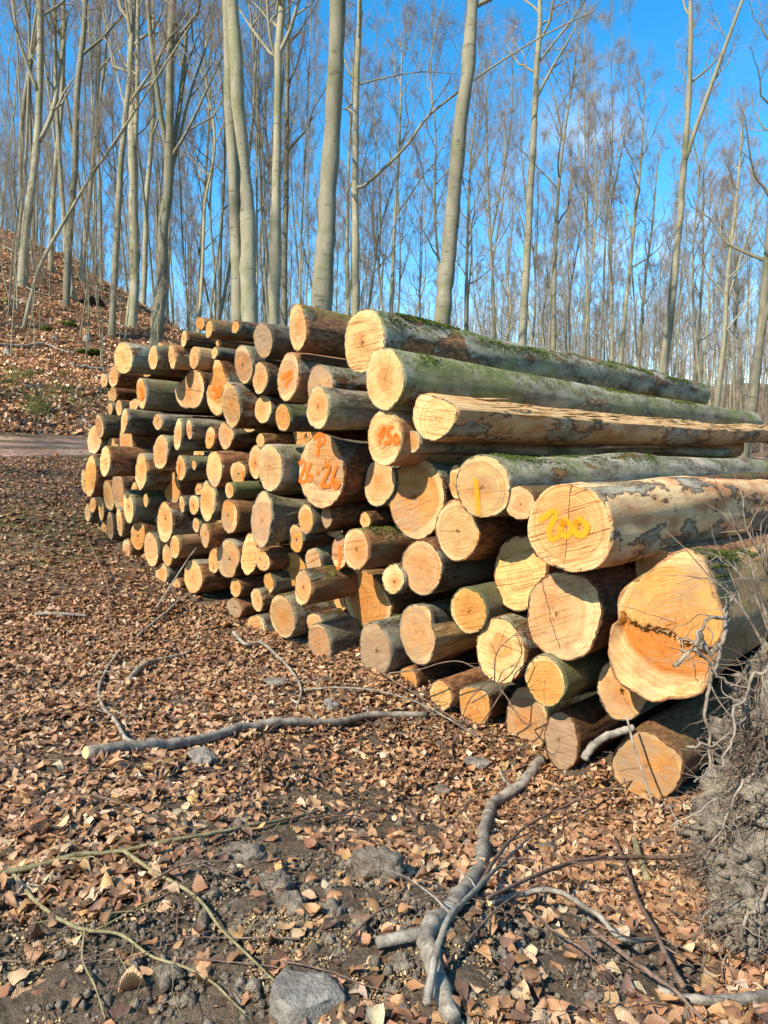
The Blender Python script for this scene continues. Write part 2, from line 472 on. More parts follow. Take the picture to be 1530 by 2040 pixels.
M_GRASS = mat_flat('grass_blades', (.10, .12, .02), (.22, .22, .06), 4, bump=0)
M_CUT = mat_flat('fresh_cut_wood', (.55, .33, .13), (.75, .52, .25), 25, bump=.3)
LOGS = """1,228,263,681,746,-0.10;2,295,315,688,737,-0.12;3,279,308,713,752,0.37;4,312,325,682,709,0.04;5,335,350,687,735,-0.01;6,376,397,691,736,-0.09;
7,391,406,632,658,0.10;8,409,424,638,674,-0.05;9,461,477,638,665,0.05;10,361,372,657,693,0.10;11,430,442,677,691,0.10;12,422,434,690,716,-0.10;
13,467,503,687,765,-0.08;14,216,236,728,772,0.05;15,200,215,744,773,0.10;16,215,233,769,801,0.15;17,272,291,752,816,-0.10;18,348,407,737,814,0.20;
19,411,454,710,831,0.07;20,440,480,762,853,-0.14;21,214,225,801,827,0.05;22,231,243,796,829,0.08;23,257,276,794,819,0.18;24,238,257,813,863,-0.10;
25,190,206,824,874,-0.01;26,175,201,846,906,0.01;27,237,266,842,929,0.05;28,305,323,824,857,0.00;29,346,363,834,898,-0.09;30,371,383,836,875,-0.06;
31,409,428,849,895,0.08;32,436,466,839,897,0.12;33,306,334,865,936,-0.04;34,214,230,872,901,0.10;35,201,218,887,950,-0.34;36,225,240,884,936,0.07;
37,169,192,907,991,-0.06;38,162,174,935,984,0.10;39,268,294,901,977,-0.09;40,225,246,939,1020,0.03;41,206,226,957,1019,0.04;42,260,275,961,1001,0.09;
43,245,266,977,1043,-0.08;44,285,296,983,1011,0.03;45,178,192,991,1022,0.10;46,170,179,1003,1040,0.10;47,195,208,988,1039,0.05;48,213,226,1018,1079,0.08;
49,231,245,1010,1070,-0.01;50,329,357,940,1008,0.20;51,349,372,907,958,-0.09;52,382,392,916,937,-0.03;53,411,443,898,970,-0.08;54,459,489,918,964,0.02;
55,447,467,960,994,-0.15;56,396,432,955,1040,0.00;57,390,405,962,997,0.23;58,376,397,985,1026,0.08;59,357,368,987,1022,0.06;60,436,477,994,1064,0.04;
61,289,312,1015,1059,0.20;62,311,346,999,1082,-0.06;63,263,287,1036,1096,0.02;64,384,397,1031,1061,0.12;65,398,418,1042,1091,-0.10;66,288,314,1060,1130,-0.01;
67,323,344,1083,1129,0.03;68,340,357,1066,1113,-0.10;69,244,259,1070,1123,0.05;70,283,310,1102,1146,0.20;71,311,332,1119,1168,0.05;72,343,360,1152,1177,0.05;
73,367,402,1116,1182,0.05;74,415,438,1091,1143,0.15;75,431,480,1073,1152,0.05;76,482,516,1062,1147,0.06;77,511,527,863,892,-0.04;78,495,524,886,955,0.06;
79,515,560,882,981,-0.26;80,595,686,862,1014,-0.13;81,582,640,802,912,0.29;82,612,654,770,856,-0.38;83,614,661,726,812,0.04;84,553,595,702,799,-0.06;
85,500,536,721,785,-0.06;86,506,542,786,844,0.01;87,549,578,803,861,-0.24;88,505,543,642,714,-0.05;89,571,614,605,700,-0.10;90,684,767,615,746,-0.05;
91,724,807,692,818,-0.20;92,732,799,815,930,-0.15;93,807,837,859,902,-0.04;94,822,912,786,879,-0.10;95,775,884,912,1073,0.14;96,725,787,913,1010,0.11;
97,893,926,925,996,0.12;98,912,1011,905,1033,-0.15;99,1006,1066,967,1038,-0.10;100,867,953,996,1119,0.00;101,1048,1219,963,1141,-0.24;102,981,1088,1065,1216,0.22;
103,1050,1194,1136,1317,-0.02;104,895,971,1171,1262,-0.05;105,948,1044,1231,1362,-0.01;106,1044,1128,1306,1406,-0.10;107,797,863,1203,1327,0.00;108,800,880,1076,1185,-0.02;
109,762,804,1124,1183,-0.08;110,678,788,1135,1253,0.30;111,716,777,1240,1348,-0.08;112,613,660,1241,1329,-0.05;113,612,641,1220,1262,0.10;114,537,588,1184,1272,-0.04;
115,585,622,1135,1207,-0.23;116,607,641,1092,1143,0.01;117,562,609,1099,1168,0.25;118,575,604,1044,1102,0.13;119,593,625,1003,1064,-0.10;120,499,539,977,1093,-0.08;
121,639,662,1002,1053,-0.03;122,717,738,1019,1055,0.05;123,662,692,1064,1134,0.10;124,682,735,1052,1136,-0.10;125,526,545,1140,1182,0.04;126,500,524,1171,1219,-0.05;
127,459,480,1151,1190,0.10;128,451,482,1191,1232,0.10;129,491,529,1225,1281,0.10;130,795,832,1326,1384,0.05;131,855,901,1355,1416,0.00;132,917,975,1368,1449,0.10;
133,1008,1089,1368,1507,0.22;134,1085,1152,1417,1535,0.03;135,1222,1381,1453,1594,0.00;136,1187,1290,1313,1434,0.20;137,1216,1440,1090,1402,-0.06;138,1263,1346,1090,1180,0.60;
141,544,600,1266,1306,0.07;142,386,414,880,926,0.27;143,218,231,838,872,0.35;144,202,215,1040,1068,0.11;145,540,560,1050,1085,0.25;146,509,541,1088,1136,0.01;
147,480,512,820,862,0.25;148,660,700,1155,1215,0.41;149,420,450,1020,1060,0.28;150,640,690,1020,1070,0.43"""
# every sawn end seen in the pile: id, left, right, top, bottom in the photo, metres it stands back from the face of the pile
def crop(ox, oy, sc, pts): return [(ox+x/sc, oy+y/sc) for x, y in pts]
OUT = {
 94: crop(750, 750, 3.825, [(320,138),(410,150),(465,160),(545,195),(620,240),(610,320),(570,400),(500,470),(430,493),(370,470),(310,410),(278,330),(280,230),(295,170)]),
 137: crop(1000, 1050, 2.887, [(1040,118),(1150,165),(1180,280),(1215,380),(1270,545),(1245,690),(1200,790),(1200,880),(1150,960),(960,985),(890,1015),(780,950),(690,905),(650,840),(628,760),(628,640),(640,560),(680,545),(690,370),(760,305),(860,250),(960,170)]),
 19: crop(150, 600, 4.371, [(1235,480),(1270,510),(1292,600),(1320,660),(1335,720),(1325,800),(1300,900),(1270,980),(1235,1012),(1190,975),(1150,900),(1140,810),(1165,720),(1195,640),(1210,540)]),
 18: crop(150, 600, 4.371, [(1000,598),(1060,600),(1105,640),(1125,740),(1115,830),(1060,930),(1000,925),(920,915),(880,860),(865,770),(880,700),(920,715),(960,660)]),
 80: crop(400, 850, 3.825, [(930,45),(1010,90),(1060,190),(1095,340),(1085,470),(1030,570),(930,628),(830,590),(770,470),(748,330),(770,200),(840,85)]),
 110: crop(400, 1050, 3.4, [(985,295),(1100,290),(1200,330),(1270,430),(1320,510),(1300,620),(1220,650),(1140,660),(1090,690),(1010,640),(948,555),(955,420)]),
 107: crop(750, 1050, 3.06, [(148,560),(180,490),(230,470),(290,472),(330,500),(340,600),(345,770),(320,830),(280,847),(220,820),(160,720)]),
 135: crop(1000, 1050, 2.887, [(645,1330),(690,1240),(760,1175),(830,1175),(930,1240),(1020,1310),(1020,1450),(950,1550),(860,1575),(740,1520),(650,1430)]),
 120: crop(400, 850, 3.825, [(480,487),(520,540),(538,640),(538,760),(520,880),(490,930),(440,900),(400,810),(378,690),(385,640),(410,560),(440,495)]),
 76: crop(400, 1050, 3.4, [(300,40),(350,55),(370,140),(385,230),(370,300),(330,330),(300,290),(280,180),(285,90)]),
 146: crop(400, 1050, 3.4, [(370,130),(410,165),(470,240),(470,265),(410,295),(380,260),(365,200)]),
 132: crop(750, 1050, 3.06, [(515,985),(600,975),(680,1010),(690,1090),(670,1180),(590,1220),(530,1160),(510,1060)]),
 70: crop(150, 850, 4.371, [(590,1110),(620,1100),(640,1180),(700,1280),(690,1300),(600,1250),(580,1180)]),
 142: crop(150, 850, 4.371, [(1080,140),(1100,210),(1140,290),(1110,330),(1050,320),(1030,260)]),
 32: crop(150, 600, 4.371, [(1285,1045),(1330,1090),(1382,1160),(1360,1230),(1305,1300),(1265,1240),(1250,1150),(1262,1080)]),
 56: crop(150, 850, 4.371, [(1150,460),(1185,520),(1232,535),(1228,640),(1190,770),(1150,832),(1105,810),(1078,720),(1090,600),(1115,510)]),
 75: crop(150, 850, 4.371, [(1325,975),(1400,1020),(1445,1090),(1440,1150),(1405,1230),(1370,1310),(1320,1318),(1260,1280),(1228,1190),(1235,1080),(1280,1010)]),
}
TONE = {}
def _t(s, c):
    for k in s.split(): TONE[int(k)] = c
_t('1 26 35 41 46 47 53 56 79 89 90 91 94 98 99 100 103 102 105 43 38 92 109', 'pale')
_t('37 19 60 87 31 9 8 7 130 132 135 95 110 117 137 61 50 119 118 63 128 125 17 106 104', 'orange')
_t('16 20 13 36 40 80 111 112 114 120 121 133 134 69 75 116 123 88 25 48 141 70', 'weathered')
TC = {'pale': (.66, .44, .185), 'tan': (.59, .35, .135), 'orange': (.57, .285, .075), 'weathered': (.45, .265, .12)}
STAIN = {88: .8, 91: .25, 98: .28, 107: .45, 120: .6, 121: .5, 134: 1.4, 111: .75, 112: .4, 128: .9, 133: .35, 135: .55, 75: .35, 83: .6, 137: .28, 108: .3, 60: .4, 1: .2, 82: .2, 40: .3, 124: .25, 136: .3, 5: .3}
CRACK = {101: 1, 103: 1, 106: .6, 117: .8, 102: .3, 89: .3, 90: .6, 91: .6, 105: .7, 100: .5, 80: .5, 18: 1, 95: .3, 137: .6, 131: .7, 53: .6, 31: .4, 79: .5, 33: .5, 135: .6}
LEN = {90: 7.2, 91: 8.6, 94: 9.5, 98: 9, 101: 9, 137: 6, 138: 7, 151: 8, 89: 5.5, 92: 8, 93: 7}
STRIP = {101: .62, 98: .34, 94: .62, 90: .42, 91: .28, 89: .75, 84: .7, 5: .75, 6: .7, 4: .6, 17: .0, 68: .8, 65: .7, 62: .6, 20: .5, 8: .6, 33: .5, 103: .7, 82: .1, 112: 0, 111: .3, 137: .75, 79: .1, 124: .6, 107: .5, 106: 0, 104: .05, 80: .6, 120: .2, 19: .6, 13: .3, 108: .5, 85: .5}
MOSS = {90: 1, 92: .4, 91: .7, 98: .45, 89: .6, 115: 1, 111: .9, 124: .8, 112: .5, 137: 1, 77: .9, 13: .5, 1: .4, 10: .8}
GREEN = {91: .62, 77: .9, 106: .75, 104: .7, 131: .6, 134: .5, 122: .9, 101: .2, 98: .25, 10: .8, 1: .4, 17: .5, 55: .8, 90: .3, 115: .7}
FRESH = {137: .35, 101: 1, 94: .6, 5: .8, 6: .9, 68: .8, 91: .8}
FLARE = {120: .62, 137: .86, 80: .8, 62: .85, 110: .85, 95: .85, 33: .9, 19: .7, 18: .8}
SAW = {90: 1, 101: 1, 92: 1, 94: .8, 81: 1, 102: .9, 103: .6, 80: .6, 84: .6, 116: .8, 137: .2, 131: .5}

PAINT = {  # strokes in photo pixels with a width, sprayed on that log's end
 80: ('orange', [(9, crop(400, 850, 3.825, [(908,66),(902,110),(897,160),(890,215)])), (9, crop(400, 850, 3.825, [(868,88),(900,60),(938,70),(944,112),(902,142)])),
     (9, crop(400, 850, 3.825, [(758,285),(785,255),(797,295),(775,360),(762,412),(790,420),(802,412)])),
     (9, crop(400, 850, 3.825, [(845,282),(818,335),(812,395),(838,408),(850,378),(822,368)])), (10, crop(400, 850, 3.825, [(890,350),(897,355)])),
     (9, crop(400, 850, 3.825, [(948,300),(982,288),(975,345),(925,445),(988,448)])),
     (9, crop(400, 850, 3.825, [(1045,292),(1018,360),(1006,425),(1035,462),(1058,430),(1022,408)]))]),
 92: ('orange', [(9, crop(750, 750, 3.825, [(18,450),(66,385),(45,450),(22,505)])), (9, crop(750, 750, 3.825, [(130,385),(98,392),(85,440),(115,455),(105,498),(70,508)])),
     (9, crop(750, 750, 3.825, [(152,440),(136,478),(152,515),(170,480),(152,440)]))]),
 101: ('yellow', [(15, crop(1000, 800, 2.887, [(222,680),(300,630),(306,665),(275,735),(285,790),(325,775)])), (15, crop(1000, 800, 2.887, [(355,690),(335,745),(375,772),(402,725),(372,684),(345,700)])),
     (15, crop(1000, 800, 2.887, [(435,690),(420,745),(465,768),(492,720),(455,680),(428,700)]))]),
 98: ('yellow', [(12, crop(750, 750, 3.825, [(768,785),(770,900),(775,1048)]))]),
 84: ('orange', [(12, crop(450, 590, 3.825, [(430,630),(490,580),(478,640),(465,685)])), (9, crop(450, 590, 3.825, [(500,575),(498,620),(470,650)]))]),
 51: ('orange', [(5, crop(150, 850, 4.371, [(903,330),(900,390),(890,455)]))]),
 54: ('orange', [(5, crop(150, 850, 4.371, [(1458,395),(1460,500)]))]),
 17: ('orange', [(9, crop(150, 600, 4.371, [(568,755),(582,800),(580,850)])), (6, crop(150, 600, 4.371, [(588,770),(595,830)]))]),
 19: ('orange', [(10, crop(150, 600, 4.371, [(1200,760),(1240,790),(1215,840)])), (9, crop(150, 600, 4.371, [(1255,740),(1262,800),(1235,830)]))]),
 123: ('orange', [(9, crop(400, 850, 3.825, [(1062,912),(1066,1000),(1058,1078)]))]),
 40: ('orange', [(6, crop(150, 850, 4.371, [(400,640),(410,700),(412,735)]))]),
}
ANCHOR = {
 80: ('large weathered log sprayed P 26·26 in orange', 'log sprayed P 26·26'), 92: ('pale log sprayed 150 in orange, under the second big trunk', 'log sprayed 150'),
 101: ('thick log sprayed 200 in yellow-orange, bark peeling along its side', 'log sprayed 200'), 98: ('log with a yellow vertical bar and brown decay at its top', 'log with the yellow bar'),
 84: ('pale oval log sprayed with a thick orange 1', 'log sprayed with a fat orange 1'), 17: ('small oval log with an orange dot and dark green bark', 'log with the orange dot'),
 19: ('pear-shaped orange-daubed log end near the upper left', 'pear-shaped daubed log'), 123: ('log with a bright orange stripe, half hidden behind its neighbour', 'log with the bright orange stripe'),
 51: ('small log with a short orange streak running off its edge', 'log with the orange streak'), 54: ('tan log with an orange stripe along its right edge', 'log striped at its right edge'),
 94: ('long log split flat along its bare yellow top', 'log split flat on top'), 90: ('topmost mossy trunk of the pile with pale sawn end', 'topmost mossy trunk'),
 91: ('second big green-barked trunk from the top of the pile', 'second big green trunk'), 89: ('pale log with reddish stripped bark at the top left of the mossy trunk', 'red-stripped top log'),
 137: ('huge lumpy log end with a cut step, beside the uprooted roots', 'huge stepped log'), 135: ('orange-hearted log lying lowest beside the uprooted roots', 'orange-hearted lowest log'),
 103: ('big pale round log cracked from rim to pith, under the log sprayed 200', 'big cracked round log'), 134: ('dark brown decayed log end on the leaves with green bark', 'dark decayed log'),
 107: ('streaky weathered log with a split wooden side', 'streaky split-sided log'), 120: ('flared grey weathered log end like a trumpet', 'flared grey log'),
 1: ('big log on the top left corner of the pile with tilted pale end', 'top left corner log'), 37: ('orange-brown oval log at the far left of the pile', 'orange-brown far left log'),
 18: ('heart-shaped cracked log end in the upper left', 'heart-shaped log'), 62: ('big pale oval log low in the left part of the pile', 'big low oval log'),
 110: ('large orange log with a round shadow over its right half', 'large half-shadowed log'), 95: ('large brown ringed log under the log sprayed 150', 'large brown ringed log'),
 100: ('very pale round log left below the log with the yellow bar', 'very pale round log'), 106: ('smooth log with clear rings and bright green bark near the ground', 'green-barked ringed log'),
 111: ('dark weathered oval log with mossy bark resting on the leaves', 'mossy weathered low log'), 60: ('brown streaky log end in the left half of the pile', 'brown streaky log'),
 79: ('bright pale oval log left of the log sprayed P 26·26', 'bright oval log by P 26·26'), 82: ('grey-barked log jutting out above the log sprayed P 26·26', 'jutting grey-barked log'),
 128: ('rotten brown log end half sunk in leaves', 'rotten sunken log'), 141: ('grey barked log lying aslant on the leaves, its bare side showing', 'aslant grey log'),
 109: ('very small round pale log wedged beside a ringed log', 'very small wedged log'), 77: ('small log with vivid green bark left of the log sprayed P 26·26', 'small vivid green log'),
}
rows = [tuple(float(x) for x in r.split(',')) for r in LOGS.replace('\n', '').split(';')]
info = {}
for (i, x0, x1, y0, y1, s) in rows:
    info[int(i)] = dict(x0=x0, x1=x1, y0=y0, y1=y1, s=s, u=(x0+x1)/2, v=(y0+y1)/2)


def dir_word(du, dv):
    a = math.degrees(math.atan2(-dv, du)) % 360
    return ['right of', 'above and right of', 'above', 'above and left of', 'left of', 'below and left of', 'below', 'below and right of'][int((a+22.5)//45) % 8]


LABELS = {}
def make_labels():
    used = set()
    for k, (full, short) in ANCHOR.items(): LABELS[k] = full; used.add(full)
    for k, f in sorted(info.items(), key=lambda kv: kv[1]['u']):
        if k in LABELS: continue
        r = f['r']; size = 'tiny' if r < .068 else 'small' if r < .105 else 'medium' if r < .15 else 'large'
        tone = {'pale': 'pale', 'tan': 'tan', 'orange': 'orange-tinted', 'weathered': 'weathered'}[TONE.get(k, 'tan')]
        cand = sorted(ANCHOR, key=lambda a: math.hypot(info[a]['u']-f['u'], info[a]['v']-f['v']))
        done = False
        for word in ('just ', ''):
            for a in cand[:4]:
                g = info[a]; dist = math.hypot(g['u']-f['u'], g['v']-f['v'])
                if word and dist > 75: continue
                w = 'just' if word else 'further'
                lab = '%s %s log end %s %s the %s' % (size, tone, w, dir_word(f['u']-g['u'], f['v']-g['v']), ANCHOR[a][1])
                if lab not in used: done = True; break
            if done: break
        n = 2
        while lab in used:
            lab = '%s %s log end, number %d %s the %s' % (size, tone, n, dir_word(f['u']-info[cand[0]]['u'], f['v']-info[cand[0]]['v']), ANCHOR[cand[0]][1]); n += 1
        LABELS[k] = lab; used.add(lab)


def face_frame(k):
    f = info[k]; s = f['s']; u, v = f['u'], f['v']
    ctr = on_face(u, v, s)
    rx = (on_face(f['x1'], v, s)-on_face(f['x0'], v, s)) @ HV/2
    rz = (on_face(u, f['y0'], s)-on_face(u, f['y1'], s))[2]/2
    return ctr, rx, rz


for k in info:
    c_, rx, rz = face_frame(k); info[k]['r'] = (rx*rz)**.5; info[k]['ctr'] = c_; info[k]['rx'] = rx; info[k]['rz'] = rz
make_labels()


def build_log(k):
    f = info[k]; ctr = f['ctr']; r0 = f['r']; lr = np.random.default_rng(1000+k)
    N = 56 if r0 > .13 else 36
    th = np.arange(N)*2*math.pi/N
    if k in OUT:
        pts = np.array([on_face(u, v, f['s']) for u, v in OUT[k]])
        q = np.stack([(pts-ctr) @ HV, pts[:, 2]-ctr[2]], 1)
        c2 = (q.max(0)+q.min(0))/2; q = q-c2; ctr = ctr+HV*c2[0]+UP*c2[1]
        ang = np.arctan2(q[:, 1], q[:, 0]) % (2*math.pi); o = np.argsort(ang); ang = ang[o]; rr = np.hypot(*q.T)[o]
        rad = np.interp(th, np.r_[ang[-1]-2*math.pi, ang, ang[0]+2*math.pi], np.r_[rr[-1], rr, rr[0]])
        sm = rad.copy()
        rad = (np.roll(sm, 1)+2*sm+np.roll(sm, -1))/4 if k != 137 else sm
    else:
        rad = f['rx']*f['rz']/np.sqrt((f['rz']*np.cos(th))**2+(f['rx']*np.sin(th))**2)
        for m in (2, 3, 4, 5, 7): rad = rad*(1+lr.normal()*.028/m**.6*np.cos(m*th+lr.uniform(0, 6.28)))
    rad = rad*(1+lr.normal(0, .0045, N))
    M = Matrix(((HV[0], 0, -D[0], ctr[0]), (HV[1], 0, -D[1], ctr[1]), (0, 1, 0, ctr[2]), (0, 0, 0, 1)))
    root = empty('log', mat=M)
    tag(root, LABELS[k], 'log', 'felled beech logs stacked in the pile')
    tilt = lr.normal(0, .07, 2) if k not in (80, 92, 101) else np.array([0., 0.])
    seed = float(lr.uniform(0, 10))
    bt = .005+.028*r0
    L = LEN.get(k, float(lr.uniform(5.2, 7.5)))
    # bark tube
    ts = np.concatenate([[0, .04, .12, .25, .45, .7], np.linspace(1.0, L, 18)])
    taper = .045 if k in (90,) else .02 if k in (101, 98) else .03
    fl = FLARE.get(k, 1.0)
    px, py = lr.uniform(0, 50, 2)
    V = []
    rm = rad.mean()
    for t in ts:
        g = (fl+(1-fl)*math.exp(-t/.35))*(1-taper*t)
        cir = rad*(1-min(1, t/1.5)*.45)+rm*min(1, t/1.5)*.45     # outline settles towards round
        if k in (94, 107): cir = rad
        nz = fbm(np.cos(th)*1.3+px+t*.9, np.sin(th)*1.3+py+t*.5, k, 3)*.16+fbm(np.cos(th)*4+px+t*5, np.sin(th)*4+py, k+5, 3)*.05
        rr = cir*g*(1+nz*min(1, t/.3+.1))
        bend = np.array([fbm(np.array([px+t*.25]), np.array([py]), 5, 2)[0]-fbm(np.array([px]), np.array([py]), 5, 2)[0], fbm(np.array([px+t*.25]), np.array([py+9.]), 5, 2)[0]-fbm(np.array([px]), np.array([py+9.]), 5, 2)[0]])*.10
        if k == 98: bend = bend*0; rr = rr*(1+.16*math.exp(-((t-2.1)/.5)**2)*(.4+.6*np.clip(np.sin(th), 0, 1)))
        x = rr*np.cos(th)+bend[0]; y = rr*np.sin(th)+bend[1]
        z = -t+(tilt[0]*x+tilt[1]*y)*max(0, 1-t/.12)+(lr.normal(0, .004, N) if t == 0 else 0*x)
        V.append(np.stack([x, y, z], 1))
    inner = rad-bt*(1+.6*lr.normal(0, .6, N).clip(-1.2, 2)); x = inner*np.cos(th); y = inner*np.sin(th)
    ring = np.stack([x, y, tilt[0]*x+tilt[1]*y], 1)
    inn2 = ring*np.array([.97, .97, 1])+np.array([0, 0, -.02])
    n = len(ts); V = np.concatenate(V+[ring, inn2])
    j = np.arange(N); jn = (j+1) % N
    def band(a, b): return np.stack([a*N+j, a*N+jn, b*N+jn, b*N+j], 1)
    wood_j = np.zeros(N, bool)
    if k == 94: wood_j = (th > math.radians(12)) & (th < math.radians(122))
    if k == 107: wood_j = ((th < math.radians(32)) | (th > math.radians(302)))
    Q = np.concatenate([band(a+1, a)[~wood_j] for a in range(n-1)]+[band(0, n), band(n, n+1)])
    props = dict(seed=seed, green=GREEN.get(k, float(lr.uniform(0, .45))), strip=STRIP.get(k, float(lr.uniform(.2, .85))), moss=MOSS.get(k, float(lr.choice([0, 0, .3, .6]))), shade_dim=1.0 if k in LEN or k in (82, 79, 1) else float(lr.uniform(.42, .85)), fresh=FRESH.get(k, float(lr.choice([0, 0, 0, .4]))))
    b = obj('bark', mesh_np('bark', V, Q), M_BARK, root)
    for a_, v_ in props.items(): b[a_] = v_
    if wood_j.any():
        W = np.concatenate([band(a+1, a)[wood_j] for a in range(n-1)])
        VW = V.copy(); VW[:n*N, :2] *= (1-.0*V[:n*N, :1])
        wv = fbm(V[:, 0]*25, V[:, 2]*2.0, 3, 4)[:, None]*np.array([.3, 1, 0])*.028
        wv[:N] = 0; wv[n*N:] = 0
        ed_ = (np.tile(th, len(V)//N)); inn_ = np.zeros(N, bool); inn_[:] = wood_j & np.roll(wood_j, 1) & np.roll(wood_j, 2); wv[~np.tile(inn_, len(V)//N)] *= .15
        tf_ = Tubes()
        for _ in range(110):
            jj_ = lr.choice(np.where(wood_j)[0]); ii_ = int(lr.integers(4, n-3)); b_ = V[ii_*N+jj_]; l_ = lr.uniform(.1, .6)
            o_ = np.array([math.cos(th[jj_]), math.sin(th[jj_]), 0])
            tf_.add([b_, b_+np.array([0, 0, -l_*.5])+o_*.012, b_+np.array([lr.normal(0, .02), 0, -l_])+o_*lr.uniform(-.01, .035)], [.004, lr.uniform(.005, .013), .001], 4)
        sp_ = obj('torn_fibres', tf_.mesh('torn_fibres', smooth=False), M_SPLIT, root); sp_['kind'] = 'stuff'
        if k == 94: wv = wv*1.0
        se = obj('split_side', mesh_np('split_side', V+wv, W), M_SPLIT, root)
        se["label"] = 'bare split wood along the log, bark torn away'
    # sawn end
    notch = lambda x, y: -.03-.22*x+fbm(x*16, y*0, 4, 3)*.05
    nr = 40 if k == 137 else 9; VF = [np.array([[0, 0, 0]])]; pith = lr.normal(0, .13*r0, 2)
    for a in range(1, nr+1):
        q = a/nr
        x = inner*np.cos(th)*q*1.004+pith[0]*(1-q); y = inner*np.sin(th)*q*1.004+pith[1]*(1-q)
        zz = .0015+fbm(x*14+seed, y*14, k, 3)*.006*(1 if q < 1 else .2)
        if k == 137: zz = zz-.05*sstep(.012, -.012, y-notch(x, y))*min(1, (1-q)*8)
        VF.append(np.stack([x, y, zz], 1))
    VF[0][0, :2] = pith
    VF = np.concatenate(VF)
    VF[:, 2] += tilt[0]*VF[:, 0]+tilt[1]*VF[:, 1]
    VF[:, :2] -= pith
    tris = np.stack([np.zeros(N, int), 1+j, 1+jn], 1)
    qs = np.concatenate([np.stack([1+a*N+j, 1+(a+1)*N+j, 1+(a+1)*N+jn, 1+a*N+jn], 1) for a in range(nr-1)])
    low = None
    if k == 137:
        cq = VF[qs].mean(1); low = cq[:, 1]+pith[1] < notch(cq[:, 0]+pith[0], cq[:, 1]); qlow = qs[low]; qs = qs[~low]
    e = obj('cut_face', mesh_np('cut_face', VF, qs, tris), M_END, root)
    e.location = (pith[0], pith[1], 0)
    tn = np.array(TC[TONE.get(k, 'tan')])*lr.uniform(.82, 1.06)*np.array([1, lr.uniform(.95, 1.04), lr.uniform(.88, 1.1)])
    e['tone'] = [float(x) for x in tn]; e['seed'] = seed; e['rad'] = float(rm); e['stain'] = STAIN.get(k, float(lr.choice([0, 0, .15, .25, .35])))
    e['cang'] = {101: 1.65, 103: 1.25, 106: 1.6, 117: 1.6, 18: .1, 131: 2.2}.get(k, float(lr.uniform(0, 6.28)))
    e['crack'] = CRACK.get(k, float(lr.choice([0, 0, .25, .5]))); e['saw'] = SAW.get(k, float(lr.uniform(.25, .7)))
    if low is not None:
        e2 = obj('felling_cut', mesh_np('felling_cut', VF, qlow), M_END, root); e2.location = e.location; e2["label"] = 'deeper orange lower cut, below the ragged step'
        for a_ in ('seed', 'rad', 'saw', 'cang'): e2[a_] = e[a_]
        e2['tone'] = [.50, .18, .025]; e2['stain'] = .3; e2['crack'] = 0.; e['tone'] = [.60, .32, .085]
        tbs = Tubes()                                   # torn fibres along the step
        for xx in lr.uniform(-.30, .27, 60):
            yy = float(notch(np.array([xx]), np.array([0.]))[0]); b_ = np.array([xx, yy+lr.uniform(-.01, .012), -.03]); l_ = lr.uniform(.006, .018)
            tbs.add([b_, b_+np.array([lr.normal(0, .01), lr.uniform(-.02, .01), l_*.7]), b_+np.array([lr.normal(0, .02), lr.uniform(-.03, .01), l_*1.1])], [.005, .003, .0008], 4)
        sp = obj('torn_fibres', tbs.mesh('torn_fibres', smooth=False), M_CUT, root); sp['kind'] = 'stuff'
    # tufts of moss along the top
    if k in (90, 91, 98, 115, 124, 137, 111, 77):
        nm = {90: 9000, 91: 2600, 98: 1500, 137: 2600}.get(k, 1000); lmax = {90: 6.5, 91: 6, 98: 2.6, 137: 1.2}.get(k, 1.2)
        tt = lr.uniform(.1, lmax, nm*3); aa = lr.normal(1.45 if k != 90 else 1.35, .38, nm*3)
        kp = fbm(tt*1.3+k, aa*1.6, k, 4) > (.06 if k != 90 else .0); tt = tt[kp][:nm]; aa = aa[kp][:nm]
        fi = np.interp(tt, ts, np.arange(n)); lo_ = np.minimum(fi.astype(int), n-2); fr_ = (fi-lo_)[:, None]; ji = np.round(aa/(2*math.pi)*N).astype(int) % N
        P0 = V[lo_*N+ji]*(1-fr_)+V[(lo_+1)*N+ji]*fr_; P0 = P0+lr.normal(0, .008, P0.shape)*np.array([1, 0, 1])
        nr_ = np.stack([np.cos(aa), np.sin(aa), 0*aa], 1)+lr.normal(0, .45, P0.shape); hl = lr.uniform(.003, .011, (len(P0), 1))
        tm = Tubes(); tm.add(np.stack([P0-nr_*.004, P0+nr_*hl*.6, P0+nr_*hl], 1), np.tile([.0055, .0045, .001], (len(P0), 1)), 3)
        mo = obj('moss', tm.mesh('moss'), M_MOSS, root); mo['kind'] = 'stuff'
    # far end
    last = V[(n-1)*N:n*N]; cf = last.mean(0)
    fv = np.vstack([cf, last]); ft = np.stack([np.zeros(N, int), 1+jn, 1+j], 1)
    fe = obj('cut_face', mesh_np('cut_face', fv-cf, None, ft), M_END, root); fe.location = cf
    fe['tone'] = [float(x)*.8 for x in tn]; fe['seed'] = seed+1; fe['rad'] = float(rm); fe['stain'] = .4; fe['crack'] = .3; fe['cang'] = 1.; fe['saw'] = .3
